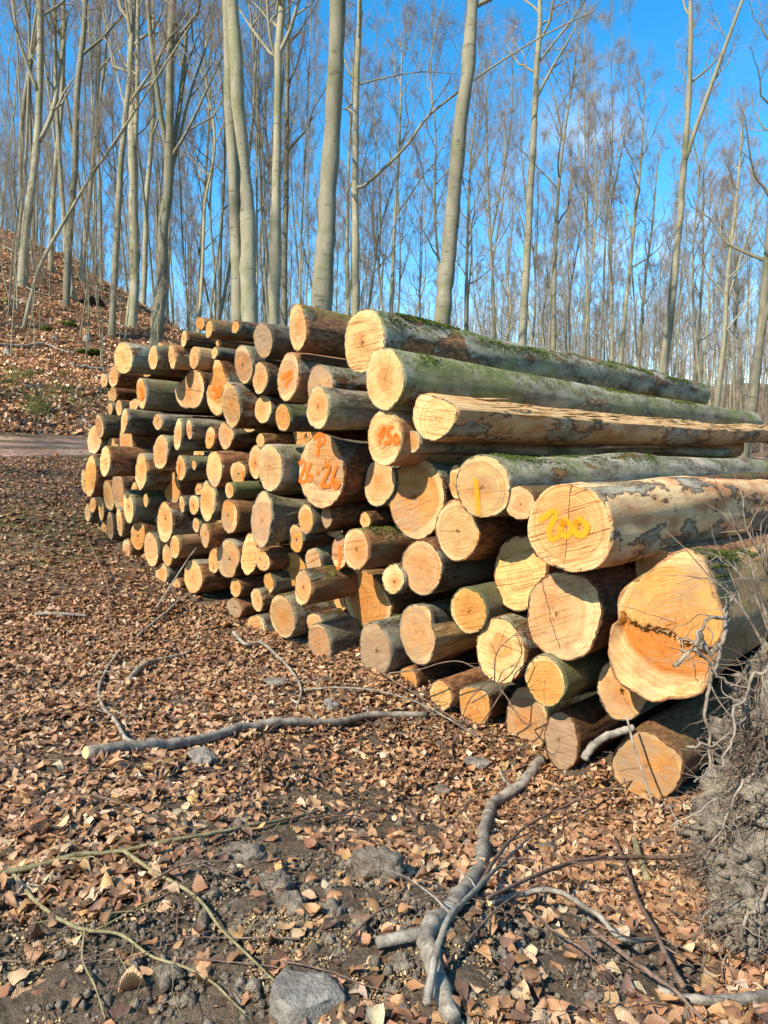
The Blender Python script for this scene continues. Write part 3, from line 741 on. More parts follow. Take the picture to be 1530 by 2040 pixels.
    # paint
    if k in PAINT:
        col, strokes = PAINT[k]; sc_ = np.linalg.norm(on_face(f['u']+1, f['v'], f['s'])-on_face(f['u'], f['v'], f['s']))
        scy = np.linalg.norm(on_face(f['u'], f['v']+1, f['s'])-on_face(f['u'], f['v'], f['s']))
        PV = []; PQ = []; PE = []; zo = .006
        for w, pts in strokes:
            P3 = np.array([on_face(u, v, f['s']) for u, v in pts]); q = np.stack([(P3-ctr) @ HV, P3[:, 2]-ctr[2]], 1)
            q = spline(q, 6*len(q)); T = np.gradient(q, axis=0); T /= np.linalg.norm(T, axis=1, keepdims=True)+1e-9
            hw = w*.62*scy
            q = np.vstack([q[0]-T[0]*hw*.7, q, q[-1]+T[-1]*hw*.7]); T = np.vstack([T[0], T, T[-1]])
            nrm = np.stack([-T[:, 1]*1, T[:, 0]], 1)*np.array([min(1, sc_/scy), 1])
            en = np.ones(len(q)); en[0] = en[-1] = 0
            base = len(PV)
            for m_ in range(len(q)):
                for side, ed in ((-1, 0), (-.4, 1), (.4, 1), (1, 0)):
                    x, y = q[m_]+nrm[m_]*hw*side*(1+.15*lr.normal()*(abs(side) == 1))
                    PV.append((x, y, zo+tilt[0]*x+tilt[1]*y)); PE.append(ed*en[m_])
            for m_ in range(len(q)-1):
                for c in range(3):
                    a = base+m_*4+c; PQ.append((a, a+1, a+5, a+4))
            zo += .0012
        me = mesh_np('paint_mark', PV, PQ)
        at = me.attributes.new('edge', 'FLOAT', 'POINT'); at.data.foreach_set('value', np.array(PE, np.float32))
        obj('paint_mark', me, M_ORANGE if col == 'orange' else M_YELLOW, root)
    return root


for k in info: build_log(k)
# ================================================================== ground
def axis(parts):
    out = [parts[0][0]]
    for a, b, st in parts:
        n = max(1, int(round((b-a)/st))); out += list(np.linspace(a, b, n+1)[1:])
    return np.array(out)


gx = axis([(-700, -200, 60), (-200, -60, 6), (-60, -20, 1), (-20, -8, .3), (-8, -4, .12), (-4, 2.4, .045), (2.4, 6, .12), (6, 20, .6), (20, 80, 4), (80, 200, 12), (200, 700, 60)])
gy = axis([(-200, -40, 20), (-40, -6, 2), (-6, 1, .3), (1, 7.5, .045), (7.5, 14, .1), (14, 22, .22), (22, 60, .7), (60, 160, 5), (160, 1200, 60)])
X, Y = np.meshgrid(gx, gy)
Z = ground(X, Y)
soilness = sstep(.02, .22, fbm(X*.9, Y*.9, 41, 3))
Z = Z+(fbm(X*9, Y*9, 23, 3)*.05+fbm(X*26, Y*26, 29, 2)*.016)*(1-sstep(6, 9, np.hypot(X, Y)))
nxg = len(gx); nyg = len(gy)
i = np.arange(nyg-1)[:, None]; j = np.arange(nxg-1)[None]
Q = np.stack([i*nxg+j, i*nxg+j+1, (i+1)*nxg+j+1, (i+1)*nxg+j], -1).reshape(-1, 4)
me = mesh_np('ground', np.stack([X, Y, Z], -1).reshape(-1, 3), Q)
at = me.attributes.new('far', 'FLOAT', 'POINT'); at.data.foreach_set('value', sstep(5, 9.5, np.hypot(X, Y)).astype(np.float32).ravel())
tag(obj('ground', me, M_GROUND), kind='structure')

# forest road, along the left end of the pile
ra = np.linspace(-15.7, -12.55, 26); rc = np.linspace(-14, 45, 220)
RA, RC = np.meshgrid(ra, rc)
RA = RA+np.sin(RC*.35)*.15+fbm(RC*.6, RA*.0, 8, 2)*.35
RX = RA*HV[0]+RC*D[0]; RY = RA*HV[1]+RC*D[1]
RZ = ground(RX, RY)+.035-.06*np.exp(-((RA+14.6)/.22)**2)-.06*np.exp(-((RA+13.5)/.22)**2)-.16*np.maximum(sstep(-14.9, -15.8, RA), sstep(-13.1, -12.4, RA))+fbm(RA*2.2, RC*.3, 4, 2)*.05
n1, n2 = RA.shape
i = np.arange(n1-1)[:, None]; j = np.arange(n2-1)[None]
Q = np.stack([i*n2+j, i*n2+j+1, (i+1)*n2+j+1, (i+1)*n2+j], -1).reshape(-1, 4)
tag(obj('forest_road', mesh_np('forest_road', np.stack([RX, RY, RZ], -1).reshape(-1, 3), Q), M_ROAD), kind='structure')

# ================================================================== leaf litter
def leaf_mesh(n, px, py, lo, hi, seed, flat=.45, dz=.03, palette=None, big=1.0, gainc=.92):
    lr = np.random.default_rng(seed)
    L = (lo+(hi-lo)*lr.beta(1.3, 1.9, n))*big; W = L*lr.uniform(.5, .68, n)
    u = np.array([0, .14, .34, .58, .82, 1.]); prof = np.array([.06, .62, .98, .96, .55, .02])
    w = np.array([-1, 0, 1.])
    uu, ww = np.meshgrid(u, w, indexing='ij')
    x = (uu-.5)[None]*L[:, None, None]+0*ww[None]
    y = .5*W[:, None, None]*(prof[:, None]*ww)[None]*(1+lr.normal(0, .05, (n, 6, 3)))
    cup = lr.normal(.06, .36, n); curl = lr.normal(.0, .95, n); wav = lr.uniform(0, 6.28, (n, 1, 1))
    z = (np.abs(y)*cup[:, None, None]*1.6) + curl[:, None, None]*((uu-.5)**2)[None]*L[:, None, None]+.10*W[:, None, None]*np.sin(uu[None]*9+ww[None]*1.3+wav)+lr.normal(0, .05, (n, 6, 3))*W[:, None, None]
    P = np.stack([x, y, z], -1).reshape(n, 18, 3)
    # orientation
    yaw = lr.uniform(0, 2*math.pi, n); tilt = np.abs(lr.normal(0, flat, n)).clip(0, 1.35); roll = lr.normal(0, flat*.7, n)
    cy, sy = np.cos(yaw), np.sin(yaw); ct, st = np.cos(tilt), np.sin(tilt); cr, sr = np.cos(roll), np.sin(roll)
    x, y, z = P[..., 0], P[..., 1], P[..., 2]
    y, z = y*cr[:, None]-z*sr[:, None], y*sr[:, None]+z*cr[:, None]
    x, z = x*ct[:, None]-z*st[:, None], x*st[:, None]+z*ct[:, None]
    x, y = x*cy[:, None]-y*sy[:, None], x*sy[:, None]+y*cy[:, None]
    zmin = z.min(1)
    gz = ground(px, py)
    lift = -zmin*lr.uniform(.1, .75, n)+lr.uniform(-.004, dz, n)
    V = np.stack([x+px[:, None], y+py[:, None], z+(gz+lift)[:, None]], -1).reshape(-1, 3)
    a = np.arange(5)[:, None]; b = np.arange(2)[None]
    q = np.stack([a*3+b, a*3+b+1, (a+1)*3+b+1, (a+1)*3+b], -1).reshape(-1, 4)
    Q = (q[None]+(np.arange(n)*18)[:, None, None]).reshape(-1, 4)
    me = mesh_np('leaf_litter', V, Q)
    pal = np.array(palette if palette is not None else [(.45, .232, .105), (.53, .30, .145), (.36, .178, .083), (.61, .40, .22), (.28, .135, .064), (.14, .078, .046), (.55, .30, .12), (.70, .52, .32), (.22, .125, .074)])
    pr = np.array([.17, .17, .15, .11, .13, .10, .05, .04, .08]) if palette is None else np.ones(len(pal))/len(pal)
    c = pal[lr.choice(len(pal), n, p=pr/pr.sum())]*gainc*lr.uniform(.75, 1.15, (n, 1))*lr.uniform(.93, 1.07, (n, 3))
    c4 = np.concatenate([np.repeat(c, 18, 0), np.ones((n*18, 1))], 1).astype(np.float32)
    va = me.attributes.new('lc', 'FLOAT_VECTOR', 'POINT'); lcv = np.stack([uu, ww, 0*uu], -1).reshape(1, 18, 3)
    va.data.foreach_set('vector', np.repeat(lcv, n, 0).astype(np.float32).ravel())
    ca = me.color_attributes.new('col', 'FLOAT_COLOR', 'POINT'); ca.data.foreach_set('color', c4.ravel())
    return me


def scatter(n, r0, r1, a0, a1, lr, pw=1.0):
    r = r0+(r1-r0)*lr.random(n)**pw; t = lr.uniform(a0, a1, n)
    return r*np.sin(t), r*np.cos(t)


lr = np.random.default_rng(5)
PX = []; PY = []
for n, r0, r1, pw in ((32000, 1.3, 3.6, .8), (60000, 3.4, 8.0, .72), (46000, 7.3, 14, .8)):
    x, y = scatter(n, r0, r1, -.62, .56, lr, pw); PX.append(x); PY.append(y)
px = np.concatenate(PX); py = np.concatenate(PY)
a = px*HV[0]+py*HV[1]; c = px*D[0]+py*D[1]
keep = (c < 4.75) | (a < -9.4)
bare = fbm(px*.85+3.3, py*.85, 41, 3)
# trodden bare soil in front of the viewer, deep leaves against the pile
bs = np.exp(-(((px+.15)/.55)**2+((py-2.3)/.38)**2))*.9+np.exp(-(((px+.9)/.5)**2+((py-1.95)/.3)**2))*.6+np.exp(-(((px-.55)/.35)**2+((py-2.1)/.35)**2))*.35
keep &= lr.random(len(px)) > np.clip((bare-.02)*2.4*(1-.85*np.maximum(sstep(2.6, 3.6, c), sstep(3.4, 4.8, np.hypot(px, py))))+bs*1.7, 0, .95)
keep &= ~((a < -12.7) & (a > -15.5) & (lr.random(len(px)) < .88))
px = px[keep]; py = py[keep]
tag(obj('leaf_litter', leaf_mesh(len(px), px, py, .018, .090, 2, flat=.20, dz=.022), M_LEAF), kind='stuff')
# the hillside behind the road
n = 40000
hx = []; hy = []
r = 14+30*lr.random(n)**1.2; t = lr.uniform(-.56, -.22, n); px = r*np.sin(t); py = r*np.cos(t)
a = px*HV[0]+py*HV[1]; k_ = a < -15.6; px = px[k_]; py = py[k_]
tag(obj('hillside_leaves', leaf_mesh(len(px), px, py, .08, .17, 3, dz=.05, gainc=1.45), M_LEAF), kind='stuff')
# sawdust and bark chips
n = 34000
sx = np.concatenate([lr.normal(-.45, .5, n//2), lr.normal(.3, .7, n//4), lr.uniform(-1.4, 1.3, n-n//2-n//4)]); sy = np.concatenate([lr.normal(2.0, .22, n//2), lr.normal(2.5, .5, n//4), lr.uniform(1.5, 4.2, n-n//2-n//4)])
k_ = fbm(sx*1.7, sy*1.7, 77, 3) > -.08; sx = sx[k_]; sy = sy[k_]
tag(obj('sawdust', leaf_mesh(len(sx), sx, sy, .004, .015, 9, flat=.5, dz=.012, palette=[(.62, .42, .19), (.70, .52, .28), (.50, .31, .13), (.38, .25, .13), (.30, .19, .10)]), M_LEAF), kind='stuff')
# crumbs of earth and small pebbles
n = 14000
cx = np.concatenate([lr.normal(-.1, .6, n//2), lr.uniform(-2, 1.6, n-n//2)]); cy = np.concatenate([lr.normal(2.3, .4, n//2), lr.uniform(1.5, 6, n-n//2)])
base = np.array([(1, 0, 0), (-1, 0, 0), (0, 1, 0), (0, -1, 0), (0, 0, 1), (0, 0, -1.)]); tri = np.array([(0, 2, 4), (2, 1, 4), (1, 3, 4), (3, 0, 4), (2, 0, 5), (1, 2, 5), (3, 1, 5), (0, 3, 5)])
sz = lr.gamma(2, .0034, n).clip(.0025, .03)
V = base[None]*sz[:, None, None]*lr.uniform(.6, 1.3, (n, 6, 3)); yaw = lr.uniform(0, 6.28, n)
Vx = V[..., 0]*np.cos(yaw)[:, None]-V[..., 1]*np.sin(yaw)[:, None]; Vy = V[..., 0]*np.sin(yaw)[:, None]+V[..., 1]*np.cos(yaw)[:, None]
V = np.stack([Vx+cx[:, None], Vy+cy[:, None], V[..., 2]+(ground(cx, cy)+sz*.4)[:, None]], -1).reshape(-1, 3)
tag(obj('soil_crumbs', mesh_np('soil_crumbs', V, None, (tri[None]+(np.arange(n)*6)[:, None, None]).reshape(-1, 3)), M_CLOD), kind='stuff')


# ================================================================== sticks on the ground
def on_ground(pts, lift=.02):
    P = np.array([ground_hit(u, v) for u, v in pts]); P[:, 2] += lift; return P


def stick(name, label, pts, r0, r1, mat, lift=.02, forks=(), twigs=0, cut=(False, False), group=None, seed=0, cat='stick', P3=None):
    """a branch lying on the ground: control points in photo pixels dropped on the terrain"""
    sr = np.random.default_rng(seed+len(pts)*13+int(pts[0][0]) if P3 is None else seed)
    tb = Tubes(); P = on_ground(pts) if P3 is None else np.asarray(P3, float)
    lifts = np.interp(np.linspace(0, 1, len(P)), np.linspace(0, 1, len(lift)), lift) if isinstance(lift, (list, tuple)) else lift
    P[:, 2] += lifts+0*P[:, 2]
    n = max(12, len(P)*7)
    S = spline(P, n); R = np.linspace(r0, r1, n)*(1+.10*fbm(np.arange(n)*.5, np.zeros(n)+r0*999, seed, 2))
    S[:, 2] += fbm(np.arange(n)*.3, np.zeros(n), seed+3, 2)*r0*.5
    S[1:-1] += sr.normal(0, r0*.06, (n-2, 3))
    for q in sr.integers(2, n-2, max(1, n//9)): R[q] *= sr.uniform(1.06, 1.2)
    base = S[0].copy()
    root = empty(name, base); tag(root, label, cat, group)
    tb.add(S-base, R, 9 if r0 > .012 else 6, cap=True)
    obj('stem', tb.mesh('stem'), mat, root)
    for fp, fr0, fr1 in forks:
        Pf = on_ground(fp); Pf[:, 2] += fr0+.004
        d_ = np.linalg.norm(S-Pf[0], axis=1); Pf[0] = S[d_.argmin()]
        nf = max(8, len(fp)*6); Sf = spline(Pf, nf); t2 = Tubes(); t2.add(Sf-base, np.linspace(fr0, fr1, nf), 7, cap=True)
        obj('side_branch', t2.mesh('side_branch'), mat, root)
    if twigs:
        for _ in range(twigs):
            t3 = Tubes()
            q = sr.integers(n//5, n-1); T = S[min(q+1, n-1)]-S[q-1]; T /= np.linalg.norm(T)
            sd = np.cross(T, UP); sd /= np.linalg.norm(sd)
            dr = T*.8+sd*sr.choice([-1, 1])*sr.uniform(.4, .9)+UP*sr.uniform(-.05, .35); L = sr.uniform(.1, .4)
            tt = np.linspace(0, 1, 5)[:, None]; W = S[q]+dr*L*tt+sr.normal(0, .02, (5, 3))*tt
            W[:, 2] = np.maximum(W[:, 2], ground(W[:, 0], W[:, 1])+.008)
            t3.add(W-base, np.linspace(R[q]*.45, .0012, 5), 4); obj('side_twig', t3.mesh('side_twig'), mat, root)
    for e_, flag in ((0, cut[0]), (-1, cut[1])):
        if flag:
            T = S[1]-S[0] if e_ == 0 else S[-2]-S[-1]; T /= np.linalg.norm(T)
            U = np.cross(T, UP); U /= np.linalg.norm(U); W = np.cross(U, T); an = np.arange(12)*2*math.pi/12
            c_ = S[e_]-base-T*.003; rr = R[e_]*.93
            V = np.vstack([c_-T*.001, c_+rr*(np.cos(an)[:, None]*U+np.sin(an)[:, None]*W)])
            t_ = np.stack([np.zeros(12, int), 1+np.arange(12), 1+(np.arange(12)+1) % 12], 1)
            obj('cut_end', mesh_np('cut_end', V, None, t_, smooth=False), M_CUT, root)
    return root


stick('fallen_branch', 'long smooth grey branch lying across the leaves in front of the pile', [(172, 1516), (300, 1497), (390, 1490), (480, 1462), (560, 1452), (650, 1452), (740, 1436), (850, 1434)], .033, .022, M_STICK, cut=(True, False), seed=1, cat='branch')
stick('fallen_branch', 'forked thick branch with sawn stub lying towards the viewer', [(1078, 1522), (1040, 1570), (985, 1610), (965, 1660), (958, 1730), (930, 1790), (885, 1840), (850, 1880), (865, 1950), (900, 2060)], .036, .024, M_STICK, lift=.012,
      forks=[([(850, 1885), (820, 1893), (750, 1908)], .020, .017), ([(1015, 1585), (1005, 1565), (995, 1545)], .012, .008)], cut=(False, False), seed=2, cat='branch')
stick('fallen_branch', 'long green-barked branch across the lower left leaves', [(-20, 1762), (60, 1745), (150, 1722), (250, 1710), (400, 1680), (500, 1660), (610, 1637), (700, 1600), (800, 1575)], .0105, .004, M_GSTICK, lift=.012,
      forks=[([(245, 1714), (300, 1750), (390, 1805), (440, 1870), (500, 1930), (600, 2030)], .008, .002)], twigs=8, seed=3, cat='branch')
stick('fallen_branch', 'green side branch running down to the bottom edge', [(28, 1758), (60, 1800), (105, 1840), (165, 1870), (240, 1880), (300, 1922), (400, 1960), (490, 2040)], .0075, .003, M_GSTICK, lift=.008, forks=[([(163, 1872), (165, 1930), (190, 1985), (210, 2050)], .004, .002)], twigs=8, seed=4, cat='branch')
stick('fallen_branch', 'S-curved dark branch left of the grey branch', [(235, 1310), (212, 1345), (197, 1385), (205, 1420), (230, 1450), (250, 1485), (275, 1495)], .010, .012, M_STICK, twigs=3, seed=5, cat='branch')
stick('fallen_branch', 'short bent grey branch among the leaves at mid left', [(255, 1370), (275, 1345), (300, 1328), (345, 1318), (380, 1308)], .020, .014, M_STICK, cut=(True, False), seed=6, cat='branch')
stick('fallen_branch', 'grey straight piece of branch at far left leaves', [(70, 1232), (110, 1231), (175, 1236)], .018, .014, M_STICK, seed=7, cat='branch')
stick('fallen_branch', 'crooked branch curling from the pile toward the grey stone', [(465, 1280), (490, 1300), (520, 1292), (555, 1320), (585, 1355), (600, 1385), (590, 1420)], .016, .009, M_STICK, lift=[.08, .03, .03, .01], twigs=5, seed=8, cat='branch')
stick('fallen_branch', 'thin pale branch leading from the crooked branch to the log ends', [(605, 1385), (680, 1383), (760, 1395), (840, 1420), (900, 1450), (960, 1485)], .009, .004, M_STICK, lift=[.02, .05, .02], twigs=8, seed=9, cat='branch')
stick('fallen_branch', 'upright leaning thin stick in front of the left logs', [(310, 1215), (345, 1165), (370, 1120), (392, 1092)], .009, .006, M_STICK, lift=[.01, .0], seed=10, cat='branch',
      P3=[ground_hit(308, 1218), on_face(345, 1160, -.25), on_face(372, 1118, -.14), on_face(391, 1092, -.06)])
stick('fallen_branch', 'arching pale branch on the right with a sawn end', [(975, 1828), (1040, 1820), (1100, 1822), (1150, 1845), (1200, 1880), (1240, 1912), (1310, 1900)], .0105, .008, M_STICK, lift=[.03, .07, .06, .03], cut=(True, False), seed=11, cat='branch')
stick('fallen_branch', 'brown branch crossing the right foreground toward the roots', [(970, 1830), (1060, 1800), (1150, 1770), (1250, 1752), (1330, 1745), (1395, 1728)], .006, .012, M_RSTICK, lift=[.05, .10, .08, .05], twigs=6, seed=12, cat='branch')
stick('fallen_branch', 'long thin stick sloping to the bottom right corner', [(1175, 1880), (1230, 1930), (1290, 1985), (1340, 2010), (1400, 2060)], .008, .005, M_RSTICK, lift=[.03, .05, .02], seed=13, cat='branch')
stick('fallen_branch', 'dark stick running down from the arching branch', [(1225, 1690), (1245, 1750), (1270, 1830), (1300, 1890), (1330, 1950), (1360, 2000)], .007, .009, M_RSTICK, lift=[.03, .06, .03], twigs=4, seed=14, cat='branch')
stick('fallen_branch', 'weathered thick grey branch at the bottom right corner', [(1310, 1990), (1370, 2010), (1440, 2012), (1560, 2000)], .011, .018, M_STICK, lift=.008, seed=15, cat='branch')
stick('fallen_branch', 'long bowed twig from the forked branch to the right logs', [(960, 1800), (1000, 1740), (1050, 1690), (1130, 1640), (1220, 1600), (1300, 1572), (1345, 1540)], .009, .004, M_RSTICK, lift=[.06, .10, .08, .10], twigs=8, seed=16, cat='branch')
stick('fallen_branch', 'second bowed stick beside the forked branch', [(850, 2050), (870, 1960), (900, 1890), (960, 1810), (1010, 1745), (1060, 1690)], .012, .006, M_STICK, lift=[.05, .09, .06, .05], twigs=4, seed=17, cat='branch')
stick('fallen_branch', 'thick short branch leaning on the dark decayed log', [(1160, 1530), (1190, 1490)], .026, .022, M_STICK, seed=18, cat='branch', cut=(True, False),
      P3=[on_face(1163, 1520, -.28), on_face(1185, 1488, -.20), on_face(1215, 1470, -.12), on_face(1262, 1455, -.02)])
stick('fallen_branch', 'thin pale stick standing against the orange-hearted log', [(1250, 1440), (1290, 1600)], .008, .005, M_STICK, seed=19, cat='branch', P3=[on_face(1248, 1432, -.18), on_face(1262, 1490, -.25), on_face(1280, 1545, -.32), on_face(1300, 1610, -.5)])
stick('fallen_branch', 'thin dark branch across the leaves toward the low logs', [(752, 1350), (800, 1380), (860, 1415), (905, 1445), (955, 1480)], .008, .004, M_RSTICK, lift=[.04, .03, .02], twigs=5, seed=20, cat='branch')
stick('fallen_branch', 'thin stick reaching out from under the weathered low logs', [(775, 1347), (830, 1342), (900, 1320)], .006, .003, M_RSTICK, seed=21, cat='branch', P3=[on_face(775, 1346, -.3), on_face(830, 1340, -.25), on_face(905, 1322, -.2), on_face(960, 1340, -.15)], twigs=6)
stick('fallen_branch', 'broken green-grey stick stub standing in the right leaves', [(1262, 1700), (1275, 1730), (1290, 1765)], .014, .017, M_GSTICK, lift=[.06, .03, .01], seed=22, cat='branch')
stick('fallen_branch', 'bent dark twig sweeping over the left leaves', [(178, 1100), (213, 1180), (218, 1235), (232, 1280), (255, 1300)], .006, .004, M_RSTICK, lift=[.10, .06, .02], twigs=5, seed=23, cat='branch')
stick('fallen_branch', 'thin black twig across the middle left leaves', [(135, 1390), (180, 1420), (240, 1445)], .005, .003, M_RSTICK, lift=.02, twigs=3, seed=24, cat='branch')
stick('fallen_branch', 'small branch lying toward the log pile, left of its lowest logs', [(275, 1275), (310, 1245), (340, 1220), (360, 1195)], .012, .008, M_STICK, lift=.02, twigs=3, seed=25, cat='branch')
for q, (pts, sd) in enumerate([([(430, 1560), (520, 1490), (560, 1450), (590, 1400)], 31), ([(480, 1600), (540, 1520), (570, 1480)], 32), ([(860, 1560), (900, 1500), (935, 1440), (975, 1370)], 33), ([(600, 1650), (700, 1640), (790, 1600), (880, 1540)], 34),
                               ([(1000, 1700), (1080, 1670), (1180, 1640), (1260, 1650)], 35), ([(1060, 1840), (1100, 1890), (1160, 1930), (1230, 1980)], 36), ([(930, 1900), (1010, 1830), (1090, 1790), (1180, 1770)], 37), ([(690, 1900), (760, 1850), (850, 1820), (950, 1800)], 38),
                               ([(20, 1640), (120, 1610), (220, 1620), (300, 1640)], 39), ([(300, 1780), (380, 1760), (470, 1770)], 40), ([(1330, 1830), (1420, 1880), (1500, 1870)], 41), ([(900, 1650), (960, 1600), (1020, 1540)], 42)]):
    stick('twig', 'thin brown twig lying loose on the leaves in front of the pile', pts, .0045, .0018, M_RSTICK, lift=[.02, .05, .02], twigs=5, seed=sd, cat='twig', group='thin twigs on the leaves')
# hair-thin twig litter
tb = Tubes(); n = 420
x, y = scatter(n, 1.6, 6.5, -.55, .5, lr, .8); yaw = lr.uniform(0, 6.28, n); Ls = lr.uniform(.08, .38, n)
t_ = np.linspace(-.5, .5, 5)
bend = lr.normal(0, .25, n)
lx = t_[None]*Ls[:, None]; ly = bend[:, None]*(t_**2)[None]*Ls[:, None]
P = np.stack([x[:, None]+lx*np.cos(yaw)[:, None]-ly*np.sin(yaw)[:, None], y[:, None]+lx*np.sin(yaw)[:, None]+ly*np.cos(yaw)[:, None], np.zeros((n, 5))], -1)
P[..., 2] = ground(P[..., 0], P[..., 1])+lr.uniform(.01, .05, (n, 1))
R = lr.uniform(.001, .003, n)[:, None]*np.linspace(1.2, .6, 5)[None]
tb.add(P, R, 4)
tag(obj('twig_litter', tb.mesh('twig_litter'), M_RSTICK), kind='stuff')


# ================================================================== stones, clods
def lump(name, label, cat, u, v, wpx, hpx, mat, seed, sink=.35, ang=False, group=None):
    c_ = ground_hit(u, v); dep = (c_-CAM) @ np.array([0, math.cos(PITCH), -math.sin(PITCH)])
    rx = wpx/2*dep/F; rz = hpx/2*dep/F
    bm = bmesh.new(); bmesh.ops.create_icosphere(bm, subdivisions=4, radius=1)
    V = np.array([p.co for p in bm.verts]); T = np.array([[q.index for q in f.verts] for f in bm.faces]); bm.free()
    a1 = fbm(V[:, 0]*1.6+seed, V[:, 1]*1.6+V[:, 2]*1.3, seed, 3)
    if ang:                                    # flat-faced broken stone
        lr_ = np.random.default_rng(seed)
        for q_ in range(13):
            nrm = lr_.normal(0, 1, 3) if q_ else np.array([.08, -.1, 1.]); nrm /= np.linalg.norm(nrm); dd = lr_.uniform(.52, .78) if q_ else .45
            ex = np.maximum(V @ nrm-dd, 0); V = V-ex[:, None]*nrm
        V = V*(1+.05*a1[:, None]+.05*fbm3(V, 7, seed, 4)[:, None])
    else:
        V = V*(1+.45*a1[:, None]+.32*fbm3(V, 4, seed+5, 5)[:, None])
    V = V*np.array([rx, rx*.8, rz])
    o = obj(name, mesh_np(name, V, None, T, smooth=not ang), mat); o.location = (c_[0], c_[1]+rx*.3, c_[2]+rz*(1-2*sink))
    return tag(o, label, cat, group)


lump('stone', 'grey flat-topped stone at the bottom edge in the middle', 'stone', 618, 2020, 175, 140, M_STONE, 3, ang=True, sink=.42)
lump('soil_clod', 'large rounded earth clod with a leaf resting against it', 'clod', 752, 1755, 105, 80, M_CLOD, 4)
lump('soil_clod', 'lumpy earth clod left of the large rounded clod', 'clod', 545, 1778, 70, 60, M_CLOD, 5)
lump('soil_clod', 'earth clod just below the lumpy left clod', 'clod', 582, 1815, 66, 50, M_CLOD, 6)
lump('soil_clod', 'small pale clod near the middle of bare soil', 'clod', 660, 1828, 50, 40, M_CLOD, 7)
lump('soil_clod', 'flat earth clod above the two left clods', 'clod', 475, 1715, 90, 55, M_CLOD, 8, sink=.5)
lump('stone', 'small grey stone by the pile, left of the aslant branch', 'stone', 548, 1368, 50, 34, M_STONE, 9, ang=True)
lump('stone', 'bluish grey stone among leaves left of the sawn branch top', 'stone', 950, 1530, 60, 34, M_STONE, 10, ang=True)
lump('stone', 'grey stone half buried below the long grey branch', 'stone', 395, 1520, 60, 40, M_STONE, 11, sink=.45)
lump('stone', 'dark flat stone under the green branch at lower left', 'stone', 85, 1778, 70, 26, M_STONE, 12, ang=True)
lump('stone', 'small stone beside the grey branch, below the low logs', 'stone', 655, 1412, 36, 26, M_STONE, 13)
for q, (u, v, w, h_) in enumerate([(880, 1580, 40, 24), (330, 1950, 60, 40), (1090, 1700, 46, 30), (1170, 1905, 60, 40), (1180, 2010, 60, 50), (470, 1990, 40, 30), (800, 1930, 50, 34), (420, 1640, 40, 26)]):
    lump('soil_clod', 'little brown crumb of earth half buried among the leaves', 'clod', u, v, w, h_, M_CLOD, 20+q, sink=.45, group='little earth clods')

# ================================================================== uprooted root plate at the right edge
rp = np.array([1.97, 3.30, .0])
root_o = empty('root_plate', rp); tag(root_o, 'uprooted clay root plate with hanging grey roots at the right edge', 'root plate')
bm = bmesh.new(); bmesh.ops.create_icosphere(bm, subdivisions=6, radius=1)
V = np.array([p.co for p in bm.verts]); T = np.array([[q.index for q in f.verts] for f in bm.faces]); bm.free()
f1 = fbm3(V, 1.5, 61, 3); f2 = fbm3(V, 5, 62, 4); f3 = fbm3(V, 18, 63, 3)
V = V*(1+.55*f1+.50*f2+.30*f3)[:, None]*np.array([.47, .40, .78])
V[:, 0] += .10*np.clip(V[:, 2], -1, 1); V[:, 0] -= .20*sstep(-.2, -.75, V[:, 2])
obj('soil_mass', mesh_np('soil_mass', V, None, T), M_CLAY, root_o)
lumps = [V[V[:, 1] < .1]]
for q_, (lu, lv, ld, lx_, lz_) in enumerate([(1525, 1810, 2.62, .20, .19), (1490, 1700, 2.9, .15, .15), (1585, 1640, 2.75, .20, .2)]):
    c_ = at_depth(lu, lv, ld)-rp; W_ = np.array(V)/np.array([.50, .42, .82]); bm = bmesh.new(); bmesh.ops.create_icosphere(bm, subdivisions=5, radius=1)
    W_ = np.array([p.co for p in bm.verts]); T2 = np.array([[q.index for q in f.verts] for f in bm.faces]); bm.free()
    W_ = W_*(1+.5*fbm3(W_, 1.7, 71+q_, 3)+.35*fbm3(W_, 6, 75+q_, 5))[:, None]*np.array([lx_, lx_*.8, lz_])
    obj('clay_lump', mesh_np('clay_lump', W_+c_, None, T2), M_CLAY, root_o); lumps.append((W_+c_)[W_[:, 1] < 0])
ci = np.random.default_rng(12); nc = 9000; src = np.concatenate(lumps); cc = src[ci.integers(len(src), size=nc)]; cs = ci.gamma(1.6, .0065, nc).clip(.003, .05)
cv = (base[None]*cs[:, None, None]*ci.uniform(.5, 1.4, (nc, 6, 3))+cc[:, None]+ci.normal(0, .006, (nc, 1, 3))).reshape(-1, 3)
cr_ = obj('soil_crumbs', mesh_np('soil_crumbs', cv, None, (tri[None]+(np.arange(nc)*6)[:, None, None]).reshape(-1, 3)), M_CLAY, root_o); cr_['kind'] = 'stuff'
rr_ = np.random.default_rng(77)
def rp_pt(u, v, dep): return at_depth(u, v, dep)-rp
